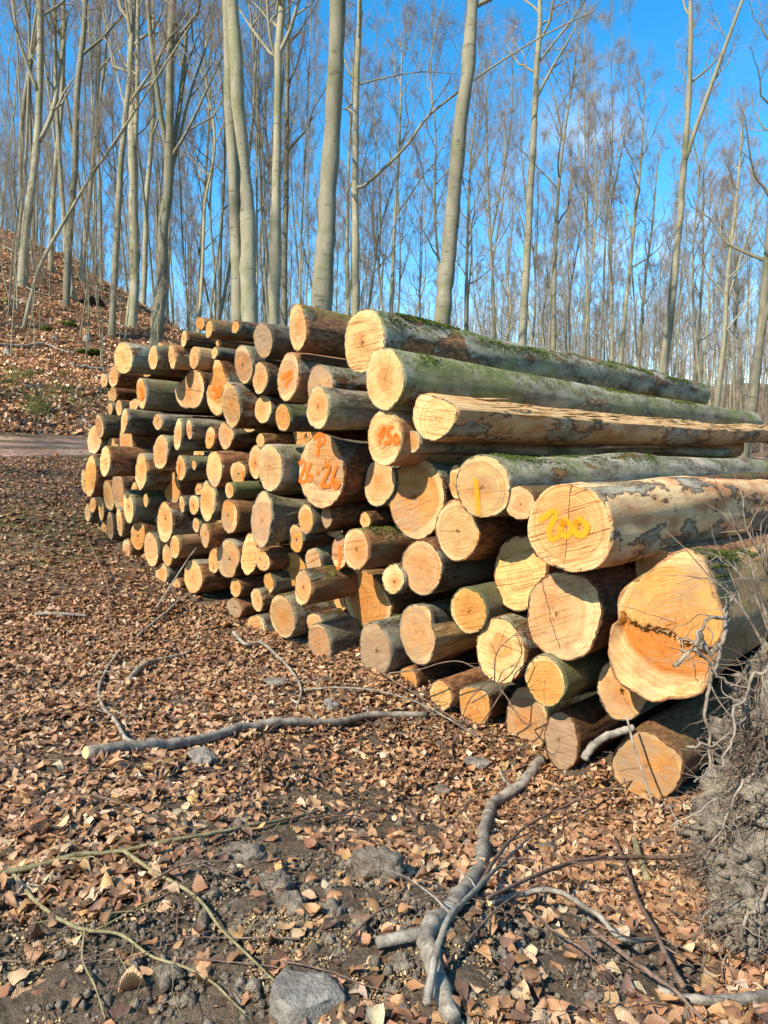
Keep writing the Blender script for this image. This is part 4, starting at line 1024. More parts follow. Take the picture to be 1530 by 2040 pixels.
big = [[(1392, 1250, 3.0), (1415, 1300, 2.98), (1440, 1290, 3.0), (1445, 1240, 3.05), (1462, 1190, 3.15)], [(1440, 1285, 3.0), (1425, 1350, 2.96), (1405, 1420, 2.95), (1410, 1500, 2.93), (1395, 1560, 2.9)],
       [(1345, 1318, 2.95), (1385, 1305, 2.95), (1420, 1340, 2.95), (1455, 1370, 3.0), (1500, 1420, 3.0)], [(1530, 1345, 2.85), (1490, 1360, 2.85), (1470, 1420, 2.84), (1455, 1480, 2.82), (1430, 1520, 2.8), (1385, 1560, 2.75)],
       [(1360, 1495, 2.9), (1410, 1480, 2.9), (1455, 1470, 2.9), (1480, 1430, 2.9)], [(1520, 1640, 2.7), (1480, 1630, 2.68), (1440, 1600, 2.68), (1400, 1610, 2.66), (1330, 1640, 2.68)], [(1500, 1705, 2.62), (1460, 1745, 2.6), (1440, 1780, 2.55), (1425, 1825, 2.5)],
       [(1540, 1770, 2.5), (1500, 1810, 2.46), (1480, 1850, 2.43), (1455, 1880, 2.4)], [(1475, 1560, 2.75), (1440, 1640, 2.7), (1410, 1700, 2.66), (1370, 1720, 2.62)], [(1450, 1230, 3.0), (1405, 1240, 2.95), (1390, 1275, 2.9), (1400, 1310, 2.92)]]
tbx = Tubes()
for q, pts in enumerate(big):
    P = spline([rp_pt(*p) for p in pts], len(pts)*6); tb = Tubes(); r0 = [.013, .009, .008, .007, .006, .005, .007, .0075, .005, .008][q]
    P += np.stack([fbm(np.arange(len(P))*.22, np.zeros(len(P))+q, s_, 3) for s_ in (1, 2, 3)], 1)*.035
    tb.add(P, np.linspace(r0, r0*.45, len(P)), 8, cap=True); obj('root', tb.mesh('root'), M_ROOT, root_o)
    for _ in range(7):
        s_ = rr_.integers(2, len(P)-2); dd = P[s_+1]-P[s_-1]; dd = dd/np.linalg.norm(dd)+rr_.normal(0, .6, 3); dd /= np.linalg.norm(dd); L = rr_.uniform(.06, .25)
        st = [P[s_]]
        for _ in range(7): dd = dd+rr_.normal(0, .35, 3)+np.array([0, 0, -.1]); dd /= np.linalg.norm(dd); st.append(st[-1]+dd*L/7)
        tbx.add(spline(st, 18), np.linspace(r0*.4, .001, 18), 5)
tbd = Tubes(); tbf = Tubes()
vis = np.concatenate([V[(V[:, 1] < .05) & (V[:, 0] < .35) & (V[:, 2] > -.5)]]+[l_[::4] for l_ in lumps[1:]])
for q in range(70):
    p = vis[rr_.integers(len(vis))]*.97; d_ = np.array([rr_.uniform(-.8, .1), rr_.uniform(-.7, 0), rr_.uniform(-.9, .4)]); L = rr_.uniform(.15, .45); m = 9
    st = [p]; dd = d_/np.linalg.norm(d_)
    for _ in range(m-1):
        dd = dd+rr_.normal(0, .33, 3)+np.array([0, 0, -.12]); dd /= np.linalg.norm(dd); st.append(st[-1]+dd*L/m)
    tb = Tubes(); r0 = rr_.uniform(.003, .012); tb.add(spline(st, 20), np.linspace(r0, .0015, 20), 6); obj('root', tb.mesh('root'), M_ROOT, root_o)
for q in range(4200):
    p = vis[rr_.integers(len(vis))]*.98; dd = np.array([rr_.uniform(-1, .3), rr_.uniform(-.8, .1), rr_.uniform(-1, .3)]); dd /= np.linalg.norm(dd); L = rr_.uniform(.08, .42); st = [p]
    for _ in range(5):
        dd = dd+rr_.normal(0, .45, 3)+np.array([0, 0, -.15]); dd /= np.linalg.norm(dd); st.append(st[-1]+dd*L/5)
    (tbf if q % 2 else tbd).add(st, np.linspace(rr_.uniform(.0015, .0042), .0008, 6), 3)
rl = obj('rootlets', tbx.mesh('rootlets'), M_ROOT, root_o); rl['kind'] = 'stuff'
fd = obj('fine_roots', tbd.mesh('fine_roots'), M_RSTICK, root_o); fd['kind'] = 'stuff'
fr = obj('fine_roots', tbf.mesh('fine_roots'), M_ROOT, root_o); fr["kind"] = 'stuff'
# brushwood caught above the root plate
br = empty('dead_branch', at_depth(1500, 1230, 3.5)); b0 = np.array(br.location); tag(br, 'bare grey twiggy branch sticking up by the root plate', 'branch')
for q, pts in enumerate([[(1560, 1330), (1515, 1190), (1490, 1110), (1465, 1045)], [(1540, 1280), (1500, 1180), (1450, 1120), (1412, 1100)], [(1570, 1250), (1530, 1130), (1490, 1060), (1480, 1010)], [(1550, 1340), (1490, 1230), (1440, 1170), (1405, 1150)], [(1570, 1300), (1540, 1180), (1520, 1100), (1515, 1060)]]):
    P = spline([at_depth(u, v, 3.45+.06*q)-b0 for u, v in pts], 14); tb = Tubes(); tb.add(P, np.linspace(.009, .002, 14), 6)
    for _ in range(9):
        s_ = rr_.integers(5, 13); dd = P[s_]-P[s_-2]; dd /= np.linalg.norm(dd); dd = dd+rr_.normal(0, .5, 3); L = rr_.uniform(.06, .2)
        tb.add([P[s_], P[s_]+dd*L*.5+rr_.normal(0, .01, 3), P[s_]+dd*L+rr_.normal(0, .02, 3)], [.0028, .002, .001], 4)
    obj('stem', tb.mesh('stem'), M_ROOT, br)
# twig cluster with buds leaning on the low logs
tc = empty('brushwood', on_face(985, 1365, -.2)); b0 = np.array(tc.location); tag(tc, 'thin dark twigs hanging over the log ends near the ground', 'twigs')
for q, pts in enumerate([[(985, 1360), (990, 1300), (1030, 1262), (1055, 1258)], [(990, 1365), (1020, 1340), (1040, 1300), (1035, 1285)], [(980, 1350), (935, 1395), (915, 1450), (895, 1490)], [(985, 1360), (1010, 1390), (1035, 1430), (1060, 1450)], [(940, 1400), (985, 1372), (1000, 1340), (1030, 1320)], [(1000, 1380), (960, 1440), (930, 1470)]]):
    P = spline([on_face(u, v, -.22-.02*q)-b0 for u, v in pts], 14); tb = Tubes(); tb.add(P, np.linspace(.006, .0018, 14), 5)
    for _ in range(5):
        s_ = rr_.integers(4, 13); dd = rr_.normal(0, .5, 3)+(P[s_]-P[s_-2])/np.linalg.norm(P[s_]-P[s_-2]); L = rr_.uniform(.05, .13)
        tb.add([P[s_], P[s_]+dd*L*.5, P[s_]+dd*L], [.002, .0018, .001], 4)
    obj('stem', tb.mesh('stem'), M_RSTICK, tc)
# ================================================================== trees
def limbs(tb, tw, path, rad, tr, t0, nl, K, dens=1.0, thin=1.0, up=.55):
    """limbs, branches and twigs along a trunk path. tb: trunk & limbs, tw: twigs"""
    n = len(path); S0 = []; S1 = []; SR = []
    seg = np.linalg.norm(np.diff(path, axis=0), axis=1); cum = np.r_[0, np.cumsum(seg)]; tot = cum[-1]
    for q in range(nl):
        t = t0+(1-t0)*((q+tr.random())/nl)**.85
        f = t*(n-1); i = min(int(f), n-2); p = path[i]+(path[i+1]-path[i])*(f-i); r = rad[i]+(rad[i+1]-rad[i])*(f-i)
        az = q*2.4+tr.normal(0, .5); el = tr.uniform(.55, 1.0)*(1.05-.55*(t-t0)/(1-t0))
        dr = np.array([math.cos(az)*math.sin(el), math.sin(az)*math.sin(el), math.cos(el)])
        L = K*(1.08-t)/(1.08-t0)*tr.uniform(.55, 1.15)+K*.12
        s = np.linspace(0, 1, 7)[:, None]
        P = p+dr*L*s+UP*(up*L*s**2*.5)+np.cumsum(tr.normal(0, .035*L, (7, 3)), 0)*np.minimum(1, s*3)
        r0 = min(r*.6, .012+.016*L)*thin; R = np.linspace(r0, .010, 7)
        tb.add(P, R, 5)
        nb = max(3, int(L*1.5*dens))
        for b in range(nb):
            g = .22+.78*(b+tr.random())/nb; gi = min(int(g*6), 5); bp = P[gi]+(P[gi+1]-P[gi])*(g*6-gi); T = P[gi+1]-P[gi]; T /= np.linalg.norm(T)
            dd = T*.75+tr.normal(0, .55, 3); dd[2] += .18; dd /= np.linalg.norm(dd); bl = L*.42*(1.15-g)+.35
            ss = np.linspace(0, 1, 5)[:, None]; B = bp+dd*bl*ss+UP*.15*bl*ss**2+np.cumsum(tr.normal(0, .04*bl, (5, 3)), 0)*np.minimum(1, ss*3)
            tw.add(B, np.linspace(max(.007, R[gi]*.5), .004, 5), 4)
            S0.append(B[1:-1]); S1.append(B[2:]); SR.append(np.full(3, bl))
    S0 = np.concatenate(S0); S1 = np.concatenate(S1); SR = np.concatenate(SR)
    m = max(2, int(4*dens)); A = np.repeat(S0, m, 0); Bv = np.repeat(S1, m, 0); ln = np.repeat(SR, m)
    f = tr.random((len(A), 1)); p = A+(Bv-A)*f; T = Bv-A; T /= np.linalg.norm(T, axis=1, keepdims=True)+1e-9
    dd = T*.9+tr.normal(0, .6, T.shape); dd[:, 2] += .22; dd /= np.linalg.norm(dd, axis=1, keepdims=True)
    tl = (tr.uniform(.35, .9, len(A))*np.clip(ln*.5, .4, 1.1))[:, None]
    P = np.stack([p, p+dd*tl*.5+tr.normal(0, .03, p.shape), p+dd*tl+tr.normal(0, .06, p.shape)+np.array([0, 0, .05])], 1)
    tw.add(P, np.tile([.0045, .0035, .002], (len(P), 1)), 3)
    m2 = 4; q0 = np.repeat(P[:, 1], m2, 0); q1 = np.repeat(P[:, 2], m2, 0); f = tr.random((len(q0), 1)); p = q0+(q1-q0)*f; T = q1-q0; T /= np.linalg.norm(T, axis=1, keepdims=True)+1e-9
    dd = T+tr.normal(0, .6, T.shape); dd /= np.linalg.norm(dd, axis=1, keepdims=True); tl = tr.uniform(.15, .4, (len(p), 1))
    tw.add(np.stack([p, p+dd*tl], 1), np.tile([.0030, .0018], (len(p), 1)), 3)


def tree_from(label, path, rad, seed, t0=.5, nl=14, K=4.5, dens=1.0, forks=(), group=None, sides=12, cat='tree', name='beech_tree', extra=(), lowtwigs=0):
    tr = np.random.default_rng(seed); base = np.array(path[0], float); path = np.asarray(path, float)-base
    n = max(18, len(path)*5); P = spline(path, n); R = np.interp(np.linspace(0, 1, n), np.linspace(0, 1, len(rad)), rad)
    P = P+np.stack([fbm(np.arange(n)*.35, np.zeros(n)+seed*1.7, 1, 2), fbm(np.arange(n)*.35, np.zeros(n)+seed*2.3, 2, 2), np.zeros(n)], 1)*R[0]*.28*np.minimum(1, np.arange(n)/3)[:, None]
    hgt = P[:, 2]-P[0, 2]
    R = R*(1+.35*np.exp(-np.clip(hgt, 0, None)/.35))*(1+.05*tr.normal(0, 1, n))
    root = empty(name, base); tag(root, label, cat, group)
    tb = Tubes(); tw = Tubes(); tb.add(P, R, sides)
    limbs(tb, tw, P, R, tr, t0, nl, K, dens)
    for fp, fr in forks:
        Pf = spline(np.asarray(fp, float)-base, max(12, len(fp)*5)); d_ = np.linalg.norm(P-Pf[0], axis=1); Pf[0] = P[d_.argmin()]
        Rf = np.interp(np.linspace(0, 1, len(Pf)), np.linspace(0, 1, len(fr)), fr); tb.add(Pf, Rf, 9)
        limbs(tb, tw, Pf, Rf, tr, .3, max(5, nl//2), K*.7, dens)
    obj('trunk', tb.mesh('trunk'), M_TRUNK, root)
    obj('crown', tw.mesh('crown'), M_FINETWIG, root)
    return root


def traced(label, px, width, top=24.0, dep=None, forks=(), seed=0, **kw):
    """trunk whose visible course is traced; stands at the depth its girth gives, grows on above the frame"""
    diam = kw.pop('diam', .36)
    u0, v0 = px[0]
    if kw.pop('hit', False):
        g_ = ground_hit(u0, v0); dep = float((g_-CAM) @ np.array([0, math.cos(PITCH), -math.sin(PITCH)]))
    dep = dep or diam*F/width
    pts = [at_depth(u, v, dep) for u, v in px]
    b = pts[0]; gz = ground(b[0], b[1]); foot = np.array([b[0]-(pts[1][0]-b[0])/(pts[1][2]-b[2])*(b[2]-gz), b[1], gz-.15])
    P = [foot]+[p+np.array([0, fbm(np.array([k*1.3]), np.array([seed*3.1]), 9, 2)[0]*.5, 0]) for k, p in enumerate(pts) if p[2] > gz+.4]
    dr = P[-1]-P[-2]; dr /= np.linalg.norm(dr); z1 = gz+top
    k = 1
    while P[-1][2] < z1-1 and k < 8:
        st = min(4.0, (z1-P[-1][2]))/max(dr[2], .3); P.append(P[-1]+dr*st+np.array([.12*(-1)**k, 0, 0])); k += 1
    H_ = [p[2]-gz for p in P]; r0 = width*dep/F/2
    rad = [r0*1.06*(1-.82*max(0, h_-2)/max(top, H_[-1])) if h_ > 2 else r0*1.06 for h_ in H_]
    fk = [([at_depth(u, v, dep) + np.array([0, (.25 if (w_i % 2) else -.25)*q, 0]) for q, (u, v) in enumerate(fp)], fr) for w_i, (fp, fr) in enumerate(forks)]
    return tree_from(label, P, rad, seed, forks=fk, **kw)


# --- the big trunks behind the pile
traced('thickest smooth grey beech trunk rising behind the middle of the pile', [(640, 615), (648, 480), (655, 330), (668, 160), (676, 0)], 40, seed=101, t0=.62, nl=12, diam=.46)
traced('thick beech trunk leaning right behind the topmost mossy log', [(880, 650), (893, 520), (905, 380), (925, 180), (942, 0)], 33, seed=102, t0=.6, nl=12, diam=.42)
traced('thick curved beech trunk left of the twin stems', [(500, 640), (492, 480), (482, 340), (470, 150), (462, 0)], 34, seed=103, t0=.6, nl=12, diam=.44)
traced('grey beech trunk standing close against the curved trunk', [(473, 640), (470, 480), (464, 330), (456, 150), (450, 0)], 23, seed=104, t0=.6, nl=10, diam=.33, dep=20)
traced('straight beech with dark knotty trunk between the thick trunks', [(545, 640), (549, 480), (550, 300), (556, 120), (562, 0)], 21, seed=105, t0=.48, nl=12, diam=.34, forks=[([(553, 130), (540, 80), (535, 0), (528, -120)], [.06, .02]), ([(545, 115), (500, 50), (470, 0), (430, -60)], [.05, .015])])
traced('pale slim beech close beside the knotty trunk', [(566, 640), (568, 420), (572, 200), (575, 0)], 13, seed=106, t0=.4, nl=14, diam=.30)
traced('beech with a long bare limb reaching right across the blue gap', [(708, 615), (709, 480), (706, 330), (711, 160), (716, 0)], 16, seed=107, t0=.42, nl=13, diam=.30, forks=[([(716, 378), (760, 345), (810, 300), (850, 250), (910, 207), (960, 175), (1060, 118), (1160, 75)], [.06, .045, .02]), ([(712, 170), (760, 150), (840, 130), (920, 128)], [.035, .012])])
traced('slim wavy beech stem just left of the limbed beech', [(693, 630), (692, 480), (695, 330), (702, 180), (706, 60)], 9, seed=108, t0=.5, nl=10, diam=.25, top=20)
traced('tall pale beech right of centre with knotted straight trunk', [(1040, 700), (1047, 560), (1056, 400), (1063, 230), (1072, 90), (1077, 0)], 17, seed=109, t0=.5, nl=12, diam=.32, forks=[([(1068, 130), (1110, 80), (1150, 30), (1200, -50)], [.05, .015])])
traced('pale forked beech right of the tall knotted one', [(1100, 705), (1104, 560), (1112, 400), (1123, 270), (1140, 160), (1155, 60)], 11, seed=110, t0=.4, nl=12, diam=.30, top=22, forks=[([(1121, 280), (1105, 210), (1085, 150)], [.06, .02])])
traced('slender crooked beech with forked top before blue sky', [(1219, 745), (1219, 600), (1216, 460), (1224, 340), (1240, 250)], 8, seed=111, t0=.45, nl=8, diam=.27, top=17.5, forks=[([(1224, 340), (1214, 280), (1210, 210)], [.045, .015])])
traced('pale beech leaning right beyond the long green trunk', [(1233, 748), (1245, 620), (1262, 460), (1276, 330), (1285, 210)], 11, seed=112, t0=.4, nl=12, diam=.32, top=22)
traced('slim pale beech parallel to the leaning one', [(1268, 750), (1282, 600), (1300, 440), (1312, 300)], 8, seed=113, t0=.4, nl=12, diam=.28, top=20)
traced('tall dark-footed beech forking into two long stems at right', [(1318, 750), (1335, 600), (1352, 450), (1362, 325), (1372, 150), (1374, 0)], 17, seed=114, t0=.6, nl=8, diam=.34, K=3, forks=[([(1362, 330), (1385, 250), (1425, 130), (1470, 0), (1500, -90)], [.09, .08, .03])])
traced('beech with steep rising limbs near the right edge', [(1428, 820), (1440, 680), (1446, 560), (1462, 430), (1476, 320)], 11, seed=115, t0=.35, nl=14, diam=.30, top=19, forks=[([(1444, 620), (1470, 520), (1500, 420), (1525, 340)], [.06, .02])])
traced('leaning pale double stem at the right edge', [(1490, 830), (1505, 720), (1525, 610), (1535, 480), (1540, 330)], 19, seed=116, t0=.4, nl=12, diam=.36, top=20, forks=[([(1510, 700), (1528, 600), (1560, 500), (1590, 400)], [.10, .04])])
traced('thin stem right of the thick leaning trunk', [(928, 655), (931, 500), (936, 330), (950, 200)], 9, seed=117, t0=.35, nl=16, diam=.26, top=20)
traced('slim bare beech in the blue gap under the long limb', [(779, 620), (786, 450), (795, 300), (800, 130)], 10, seed=118, t0=.4, nl=12, diam=.26, top=20)
traced('dark leaning stem forking low in the blue gap', [(735, 615), (748, 520), (762, 440), (780, 380)], 8, seed=119, t0=.35, nl=10, diam=.26, top=13, forks=[([(748, 520), (742, 450), (738, 380)], [.05, .015])])
# --- hillside on the left
traced('large many-limbed beech standing before the slope', [(312, 680), (320, 580), (327, 470), (334, 370), (338, 315)], 22, seed=121, t0=.72, nl=10, diam=.38, top=19, forks=[([(337, 318), (325, 240), (312, 120), (305, 0), (300, -90)], [.10, .06]), ([(340, 315), (352, 220), (360, 100), (362, 0)], [.10, .06]), ([(338, 318), (375, 270), (420, 190), (460, 120)], [.07, .02]), ([(338, 365), (370, 200), (400, 90), (420, 0)], [.06, .02])])
traced('tall beech with two upright stems left of the many-limbed one', [(260, 680), (263, 560), (263, 430), (266, 310), (262, 150), (258, 0)], 20, seed=122, t0=.5, nl=14, diam=.38, forks=[([(268, 310), (277, 210), (283, 100), (287, 0)], [.09, .06]), ([(264, 250), (240, 190), (215, 90), (190, 0)], [.05, .02])])
traced('slim leaning beech between the two stout slope beeches', [(283, 670), (288, 520), (293, 400), (302, 250), (304, 130)], 11, seed=123, t0=.4, nl=12, diam=.30)
traced('straight beech on the slope just left of the stout pair', [(222, 668), (231, 520), (241, 350), (250, 240), (258, 150)], 13, seed=124, hit=True, t0=.4, nl=14, diam=.33)
traced('straight grey beech in the middle of the slope', [(131, 612), (138, 480), (147, 330), (158, 200), (164, 60)], 14, seed=125, hit=True, t0=.45, nl=14, diam=.38)
traced('forked pale beech high on the slope at left', [(42, 570), (58, 440), (70, 330), (77, 190), (85, 100)], 16, seed=126, hit=True, t0=.5, nl=12, diam=.42, forks=[([(76, 185), (62, 140), (47, 80), (40, 0)], [.08, .03]), ([(74, 290), (98, 220), (110, 120), (118, 0)], [.10, .05])])
traced('slender grey beech uphill of the straight slope beech', [(100, 540), (108, 400), (122, 230), (130, 110)], 10, seed=127, hit=True, t0=.45, nl=12, diam=.36)
traced('thin beech at the brow of the slope', [(162, 560), (176, 430), (186, 300), (196, 170)], 10, seed=128, hit=True, t0=.4, nl=12, diam=.36)
traced('thin crooked sapling leaning right across the slope', [(44, 655), (58, 590), (85, 520), (130, 420), (180, 340), (250, 258)], 7, seed=129, t0=.55, nl=8, diam=.10, hit=True, top=9, K=1.6, dens=1.3)
traced('pale beech trunk at the left edge of the slope', [(4, 455), (14, 330), (26, 240), (34, 120)], 10, seed=130, hit=True, t0=.45, nl=12, diam=.4)
traced('upright slim beech behind the many-limbed one', [(395, 640), (402, 500), (412, 330), (420, 190), (424, 60)], 9, seed=131, t0=.35, nl=14, diam=.30)
traced('leaning thin beech in the gap left of the curved trunk', [(436, 636), (440, 480), (446, 350), (452, 220)], 9, seed=132, t0=.4, nl=12, diam=.28)

# --- the wood behind: copies of a few grown trees
protos = []
for q in range(7):
    tr = np.random.default_rng(300+q); H_ = 22+q % 3*1.6
    zs = np.linspace(0, 1, 7); path = np.stack([np.cumsum(tr.normal(0, .38, 7)), np.cumsum(tr.normal(0, .38, 7)), zs*H_], 1); path -= path[0]; path[0, 2] = -.3
    r0 = [.12, .10, .135, .085, .11, .08, .115][q]
    fk = []
    if q in (0, 2, 5):
        b = path[3]; fk = [([b, b+np.array([.5, .3, 2.5]), b+np.array([1.3, .5, 6]), b+np.array([1.7, .2, H_*.42])], [r0*.6, r0*.4, .02])]
    protos.append(tree_from('', path, [r0, r0*.9, r0*.8, r0*.66, r0*.5, r0*.3, .02], 400+q, t0=[.42, .35, .5, .4, .3, .45, .38][q], nl=[15, 16, 13, 14, 17, 12, 15][q], K=[4.2, 3.6, 4.4, 3.2, 3.8, 3.0, 3.6][q], dens=[1.3, 1.4, 1.25, 1.4, 1.3, 1.5, 1.3][q], forks=fk, sides=8))


def copy_tree(src, loc, rz, sc, label, group, lean):
    r = src.copy(); COL.objects.link(r); r.location = loc; r.rotation_euler = (lean[0], lean[1], rz); r.scale = sc
    tag(r, label, 'tree', group)
    for ch in src.children:
        c_ = ch.copy(); COL.objects.link(c_); c_.parent = r
    return r


tr = np.random.default_rng(55)
spots = []
def near_spot(x, y, d0): return any((x-a)**2+(y-b)**2 < d0*d0 for a, b in spots)
GS = 'slender bare beech with grey trunk in the crowded wood up the left slope'
GB = 'slender bare beech far off in the leafless wood behind the log pile'
tries = 0; cnt = {GS: 0, GB: 0}
WANT = {GS: 140, GB: 118}
used = set()
while (cnt[GS] < WANT[GS] or cnt[GB] < WANT[GB]) and tries < 9000:
    tries += 1
    if cnt[GS] < WANT[GS] and tries % 2:
        tn = tr.uniform(-.52, -.10); y = tr.uniform(32, 85); lab = GS
    else:
        tn = tr.uniform(-.12, .52); y = 36+64*tr.random()**.8; lab = GB
        if cnt[GB] >= WANT[GB]: continue
    x = tn*y
    a_ = x*HV[0]+y*HV[1]
    if lab == GS and a_ > -19: continue
    if -16.5 < a_ < -11.8: continue
    # the open blue gaps of the photo
    uu = 765+tn*F
    if (735 < uu < 870 or 570 < uu < 640) and tr.random() < .6: continue
    if 1330 < uu and y < 50 and tr.random() < .7: continue
    if near_spot(x, y, 1.6): continue
    spots.append((x, y)); cnt[lab] += 1
    k = int(tr.integers(7)); s = tr.uniform(.78, 1.12); st = s*tr.uniform(.7, 1.0)*(.85 if lab == GS else 1)*(.62 if lab == GS and tr.random() < .4 else 1)
    loc = (x, y, float(ground(x, y))-.05); rz = tr.uniform(0, 6.28); lean = (tr.normal(0, .03), tr.normal(.03, .035))
    grp = 'beeches up the left slope' if lab == GS else 'beeches in the wood behind the pile'
    if k not in used:
        used.add(k); o = protos[k]; o.location = loc; o.rotation_euler = (lean[0], lean[1], rz); o.scale = (st, st, s); tag(o, lab, 'tree', grp)
    else:
        copy_tree(protos[k], loc, rz, (st, st, s), lab, grp, lean)

# the far wood on the rising ground, read as one haze of stems and twigs
fw = np.random.default_rng(66); tf = Tubes(); m = 640
tn_ = fw.uniform(-.5, .56, m); yy = fw.uniform(92, 185, m); xx = tn_*yy; gz = ground(xx, yy); hh = fw.uniform(13, 22, m)
zt = np.linspace(0, 1, 5); dx = fw.normal(0, .5, (m, 1)); P = np.stack([xx[:, None]+dx*zt+fw.normal(0, .15, (m, 5)), np.repeat(yy[:, None], 5, 1), gz[:, None]-.2+zt*hh[:, None]], -1)
tf.add(P, fw.uniform(.07, .13, (m, 1))*np.linspace(1, .2, 5)[None], 5)
nb = 75; f = fw.uniform(.12, 1, (m, nb)); i0 = np.minimum((f*4).astype(int), 3); q0 = P[np.arange(m)[:, None], i0]; q1 = P[np.arange(m)[:, None], i0+1]; p0 = q0+(q1-q0)*(f*4-i0)[..., None]
dr = fw.normal(0, 1, (m, nb, 3))*np.array([1, 1, .4])+np.array([0, 0, .9]); dr /= np.linalg.norm(dr, axis=2, keepdims=True); ln = fw.uniform(1.2, 4.2, (m, nb, 1))*(1.15-f[..., None]*.7)
B = np.stack([p0, p0+dr*ln*.5, p0+dr*ln+np.array([0, 0, .3])], 2).reshape(-1, 3, 3)
tf.add(B, np.tile([.022, .016, .008], (len(B), 1)), 3)
tag(obj('far_woodland', tf.mesh('far_woodland'), M_FINETWIG), kind='stuff')

# beeches beside and behind the photographer; their shadows fall on the leaves at left
for q, (a_, c_, k) in enumerate([(-10.9, -9.5, 3), (-13.4, -12, 5), (-17, -8, 0), (-20.5, -6, 2), (-24, -9, 1), (-28, -4, 4)]):
    x, y = a_*HV[0]+c_*D[0], a_*HV[1]+c_*D[1]
    copy_tree(protos[k], (x, y, float(ground(x, y))-.05), q*1.3, (1, 1, 1), 'bare beech standing left of the photographer, shading the leaves', 'beeches beside the viewer', (0, 0))

for q in range(26):                                        # young beeches on the slope
    u, v = tr.uniform(10, 330), tr.uniform(520, 800)
    p = ground_hit(u, v)
    if p[0]*HV[0]+p[1]*HV[1] > -16.8 or p[1] > 45: continue
    s = tr.uniform(.12, .30)
    copy_tree(protos[int(tr.integers(7))], (p[0], p[1], p[2]-.03), tr.uniform(0, 6.28), (s*.9, s*.9, s), 'thin leafless young beech sapling on the leafy left slope', 'saplings on the slope', (tr.normal(0, .08), tr.normal(0, .08)))

# ================================================================== details of the slope
def hill_pt(u, v): return ground_hit(u, v)
for q, (u, v, w, lab) in enumerate([(110, 679, 11, 'small pale sawn stump on the slope'), (174, 679, 14, 'second sawn stump on the slope, beside a mossy mound'), (15, 708, 14, 'light broken stump at the left edge of the slope')]):
    p = hill_pt(u, v); r = w*(p[1])/F/2; n = 14; an = np.arange(n)*2*math.pi/n
    st = empty('tree_stump', p); tag(st, lab, 'stump')
    rr = r*(1+.12*np.cos(3*an+q)); h_ = r*1.7
    V = np.vstack([np.stack([rr*1.5*np.cos(an), rr*1.5*np.sin(an), an*0-.1], 1), np.stack([rr*1.1*np.cos(an), rr*1.1*np.sin(an), an*0+h_*.4], 1), np.stack([rr*np.cos(an), rr*np.sin(an), h_+.15*r*np.cos(an)], 1)])
    jj = np.arange(n); jn_ = (jj+1) % n
    obj('stem', mesh_np('stem', V, np.concatenate([np.stack([b*n+jj, b*n+jn_, (b+1)*n+jn_, (b+1)*n+jj], 1) for b in (0, 1)])), M_STICK, st)
    V2 = np.vstack([[0, 0, h_], V[2*n:]*np.array([.98, .98, 1])+np.array([0, 0, .004])]); obj('cut_face', mesh_np('cut_face', V2, None, np.stack([np.zeros(n, int), 1+jj, 1+jn_], 1)), M_CUT, st)


def mound(name, label, cat, u, v, w, h_, mat, seed):
    c_ = hill_pt(u, v); dep = c_[1]; rx = w/2*dep/F; rz = h_/2*dep/F
    bm = bmesh.new(); bmesh.ops.create_icosphere(bm, subdivisions=5, radius=1)
    V = np.array([p.co for p in bm.verts]); T = np.array([[q.index for q in f.verts] for f in bm.faces]); bm.free()
    V = V*(1+.5*fbm(V[:, 0]*2+seed, V[:, 1]*2+V[:, 2]*2, seed, 3)+.5*fbm(V[:, 0]*8, V[:, 1]*8+V[:, 2]*7, seed+1, 3))[:, None]*np.array([rx, rx*.8, rz])
    o = obj(name, mesh_np(name, V, None, T), mat); o.location = c_
    return tag(o, label, cat)


mound('root_wad', 'dark upturned root wad on the slope under the trees', 'root wad', 184, 612, 48, 34, M_DARKSOIL, 3)
mound('mossy_mound', 'green moss clump above the sawn stumps', 'moss', 134, 648, 34, 14, M_MOSS, 4)
mound('mossy_mound', 'dark moss clump left of the green one on the slope', 'moss', 90, 656, 26, 12, M_MOSS, 5)
mound('mossy_mound', 'long moss clump just above the top left log', 'moss', 176, 702, 50, 14, M_MOSS, 6)
mound('mossy_mound', 'small moss patch at the foot of a slope tree', 'moss', 185, 671, 16, 9, M_MOSS, 7)
mound('mossy_mound', 'dark green moss patch at the left edge of the slope', 'moss', 12, 604, 24, 12, M_MOSS, 8)
for q, (pts, r0, lab) in enumerate([([(-10, 692), (40, 694), (85, 690), (118, 700), (140, 708)], .05, 'long pale fallen branch on the slope, left of the stumps'), ([(-10, 486), (30, 505), (60, 530), (95, 545)], .05, 'fallen branch high on the slope at left'),
                                    ([(140, 732), (170, 736), (210, 740)], .06, 'mossy fallen stem on the slope by the pile'), ([(45, 772), (60, 776), (82, 770)], .03, 'bleached twig on the bank above the road'), ([(36, 566), (70, 585), (110, 595)], .05, 'fallen grey branch midway up the slope'),
                                    ([(20, 595), (45, 606), (60, 612)], .05, 'short pale branch below the forked slope beech'), ([(225, 640), (245, 655), (262, 672)], .04, 'thin fallen branch beside the stout slope beech')]):
    stick('fallen_branch', lab, pts, r0, r0*.5, M_STICK, lift=.05, twigs=4, seed=60+q, cat='branch')
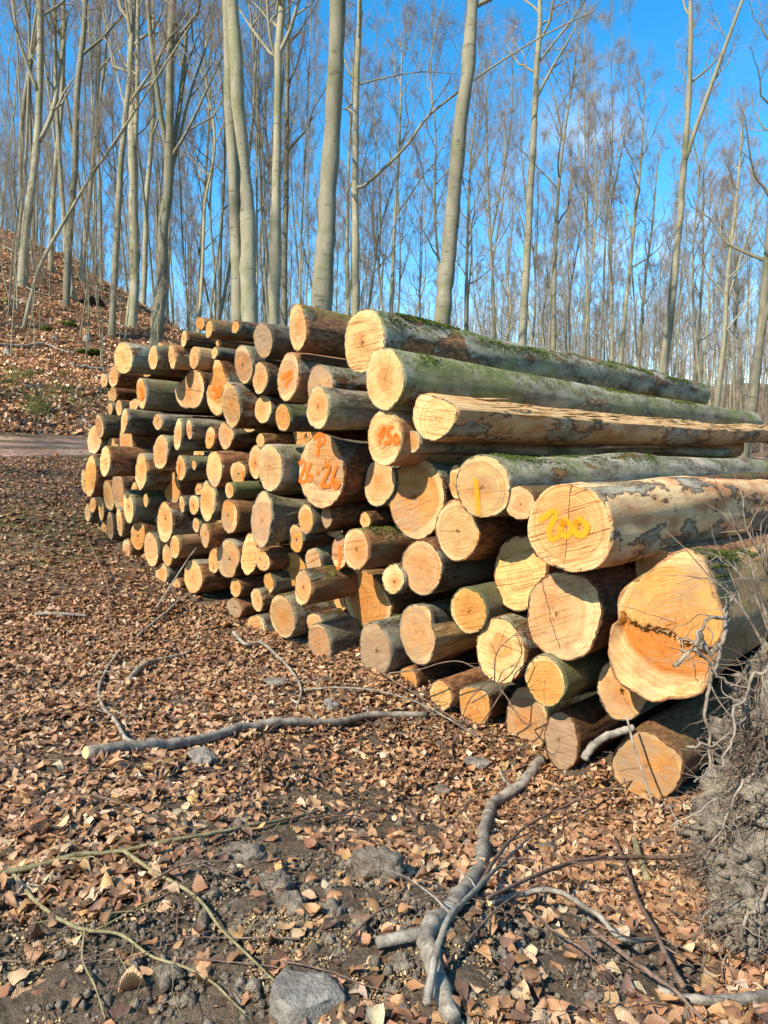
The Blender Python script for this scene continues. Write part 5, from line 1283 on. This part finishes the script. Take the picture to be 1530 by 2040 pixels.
# grass growing on the bank above the road
gr = np.random.default_rng(8); tb = Tubes(); GP = []
for (u, v, su, sv, n) in ((70, 800, 20, 14, 300), (85, 815, 14, 10, 160), (45, 750, 14, 6, 160), (120, 770, 30, 14, 160), (75, 825, 14, 8, 90), (160, 800, 20, 14, 120), (20, 760, 12, 8, 120)):
    for _ in range(n//6):
        p = ground_hit(u+gr.normal()*su, v+gr.normal()*sv)
        for _ in range(6):
            b = p+np.array([gr.normal(0, .07), gr.normal(0, .07), 0]); dr = np.array([gr.normal(0, .4), gr.normal(0, .4), 1]); L = gr.uniform(.08, .26); GP.append([b, b+dr*L*.5, b+dr*L*.85+np.array([dr[0], dr[1], -.2])*L*.3])
tb.add(np.array(GP), np.tile([.006, .005, .001], (len(GP), 1)), 3)
tag(obj('grass', tb.mesh('grass'), M_GRASS), kind='stuff')

# ================================================================== sky and sun
EL = math.radians(43.0)
sd = np.array([D[0]*1.0, D[1]*1.0, 0]); AZ = math.atan2(sd[1], sd[0])+math.radians(-2)
travel = Vector((math.cos(AZ)*math.cos(EL), math.sin(AZ)*math.cos(EL), -math.sin(EL)))
sl = bpy.data.lights.new('sun', 'SUN'); sl.energy = 5.0; sl.angle = math.radians(.5); sl.color = (1.0, .93, .80)
so = bpy.data.objects.new('sun', sl); link(so); so.rotation_euler = travel.to_track_quat('-Z', 'Y').to_euler(); so.location = (-10, -10, 20)
to_sun = -travel
w = bpy.data.worlds.new('World'); scene.world = w; w.use_nodes = True
nt = w.node_tree; nt.nodes.clear()
sky = nt.nodes.new('ShaderNodeTexSky'); sky.sky_type = 'NISHITA'; sky.sun_disc = False; sky.sun_elevation = EL
sky.sun_rotation = math.atan2(to_sun.x, to_sun.y); sky.air_density = 1.0; sky.dust_density = .3; sky.ozone_density = 2.0
hs = nt.nodes.new('ShaderNodeHueSaturation'); hs.inputs['Saturation'].default_value = 1.42; hs.inputs['Value'].default_value = 1.52; hs.inputs['Hue'].default_value = .492
bg = nt.nodes.new('ShaderNodeBackground'); bg.inputs[1].default_value = .11
wo = nt.nodes.new('ShaderNodeOutputWorld'); L_ = nt.links.new
tcn = nt.nodes.new('ShaderNodeTexCoord')
nz = nt.nodes.new('ShaderNodeTexNoise'); nz.inputs['Scale'].default_value = 5; nz.inputs['Detail'].default_value = 7; nz.inputs['Roughness'].default_value = .6
L_(tcn.outputs['Generated'], nz.inputs['Vector'])
mx = nt.nodes.new('ShaderNodeMix'); mx.data_type = 'RGBA'
cd = Vector(tuple(ray(1300, 560))).normalized()
dp = nt.nodes.new('ShaderNodeVectorMath'); dp.operation = 'DOT_PRODUCT'; L_(tcn.outputs['Generated'], dp.inputs[0]); dp.inputs[1].default_value = cd
m1 = nt.nodes.new('ShaderNodeMapRange'); m1.interpolation_type = 'SMOOTHSTEP'; L_(dp.outputs['Value'], m1.inputs['Value']); m1.inputs['From Min'].default_value = .965; m1.inputs['From Max'].default_value = 1.0
m2 = nt.nodes.new('ShaderNodeMapRange'); m2.interpolation_type = 'SMOOTHSTEP'; L_(nz.outputs[0], m2.inputs['Value']); m2.inputs['From Min'].default_value = .47; m2.inputs['From Max'].default_value = .66
mm = nt.nodes.new('ShaderNodeMath'); mm.operation = 'MULTIPLY'; m1.inputs['To Max'].default_value = .6; L_(m1.outputs[0], mm.inputs[0]); L_(m2.outputs[0], mm.inputs[1])
L_(sky.outputs[0], hs.inputs['Color']); L_(mm.outputs[0], mx.inputs[0]); L_(hs.outputs[0], mx.inputs[6]); mx.inputs[7].default_value = (7.5, 7.8, 8.2, 1)
L_(mx.outputs[2], bg.inputs[0]); L_(bg.outputs[0], wo.inputs[0])

scene.view_settings.view_transform = 'Standard'; scene.view_settings.look = 'None'; scene.view_settings.exposure = .78; scene.view_settings.gamma = 1
scene.render.engine = 'CYCLES'
scene.cycles.max_bounces = 6; scene.cycles.diffuse_bounces = 3; scene.cycles.transparent_max_bounces = 6
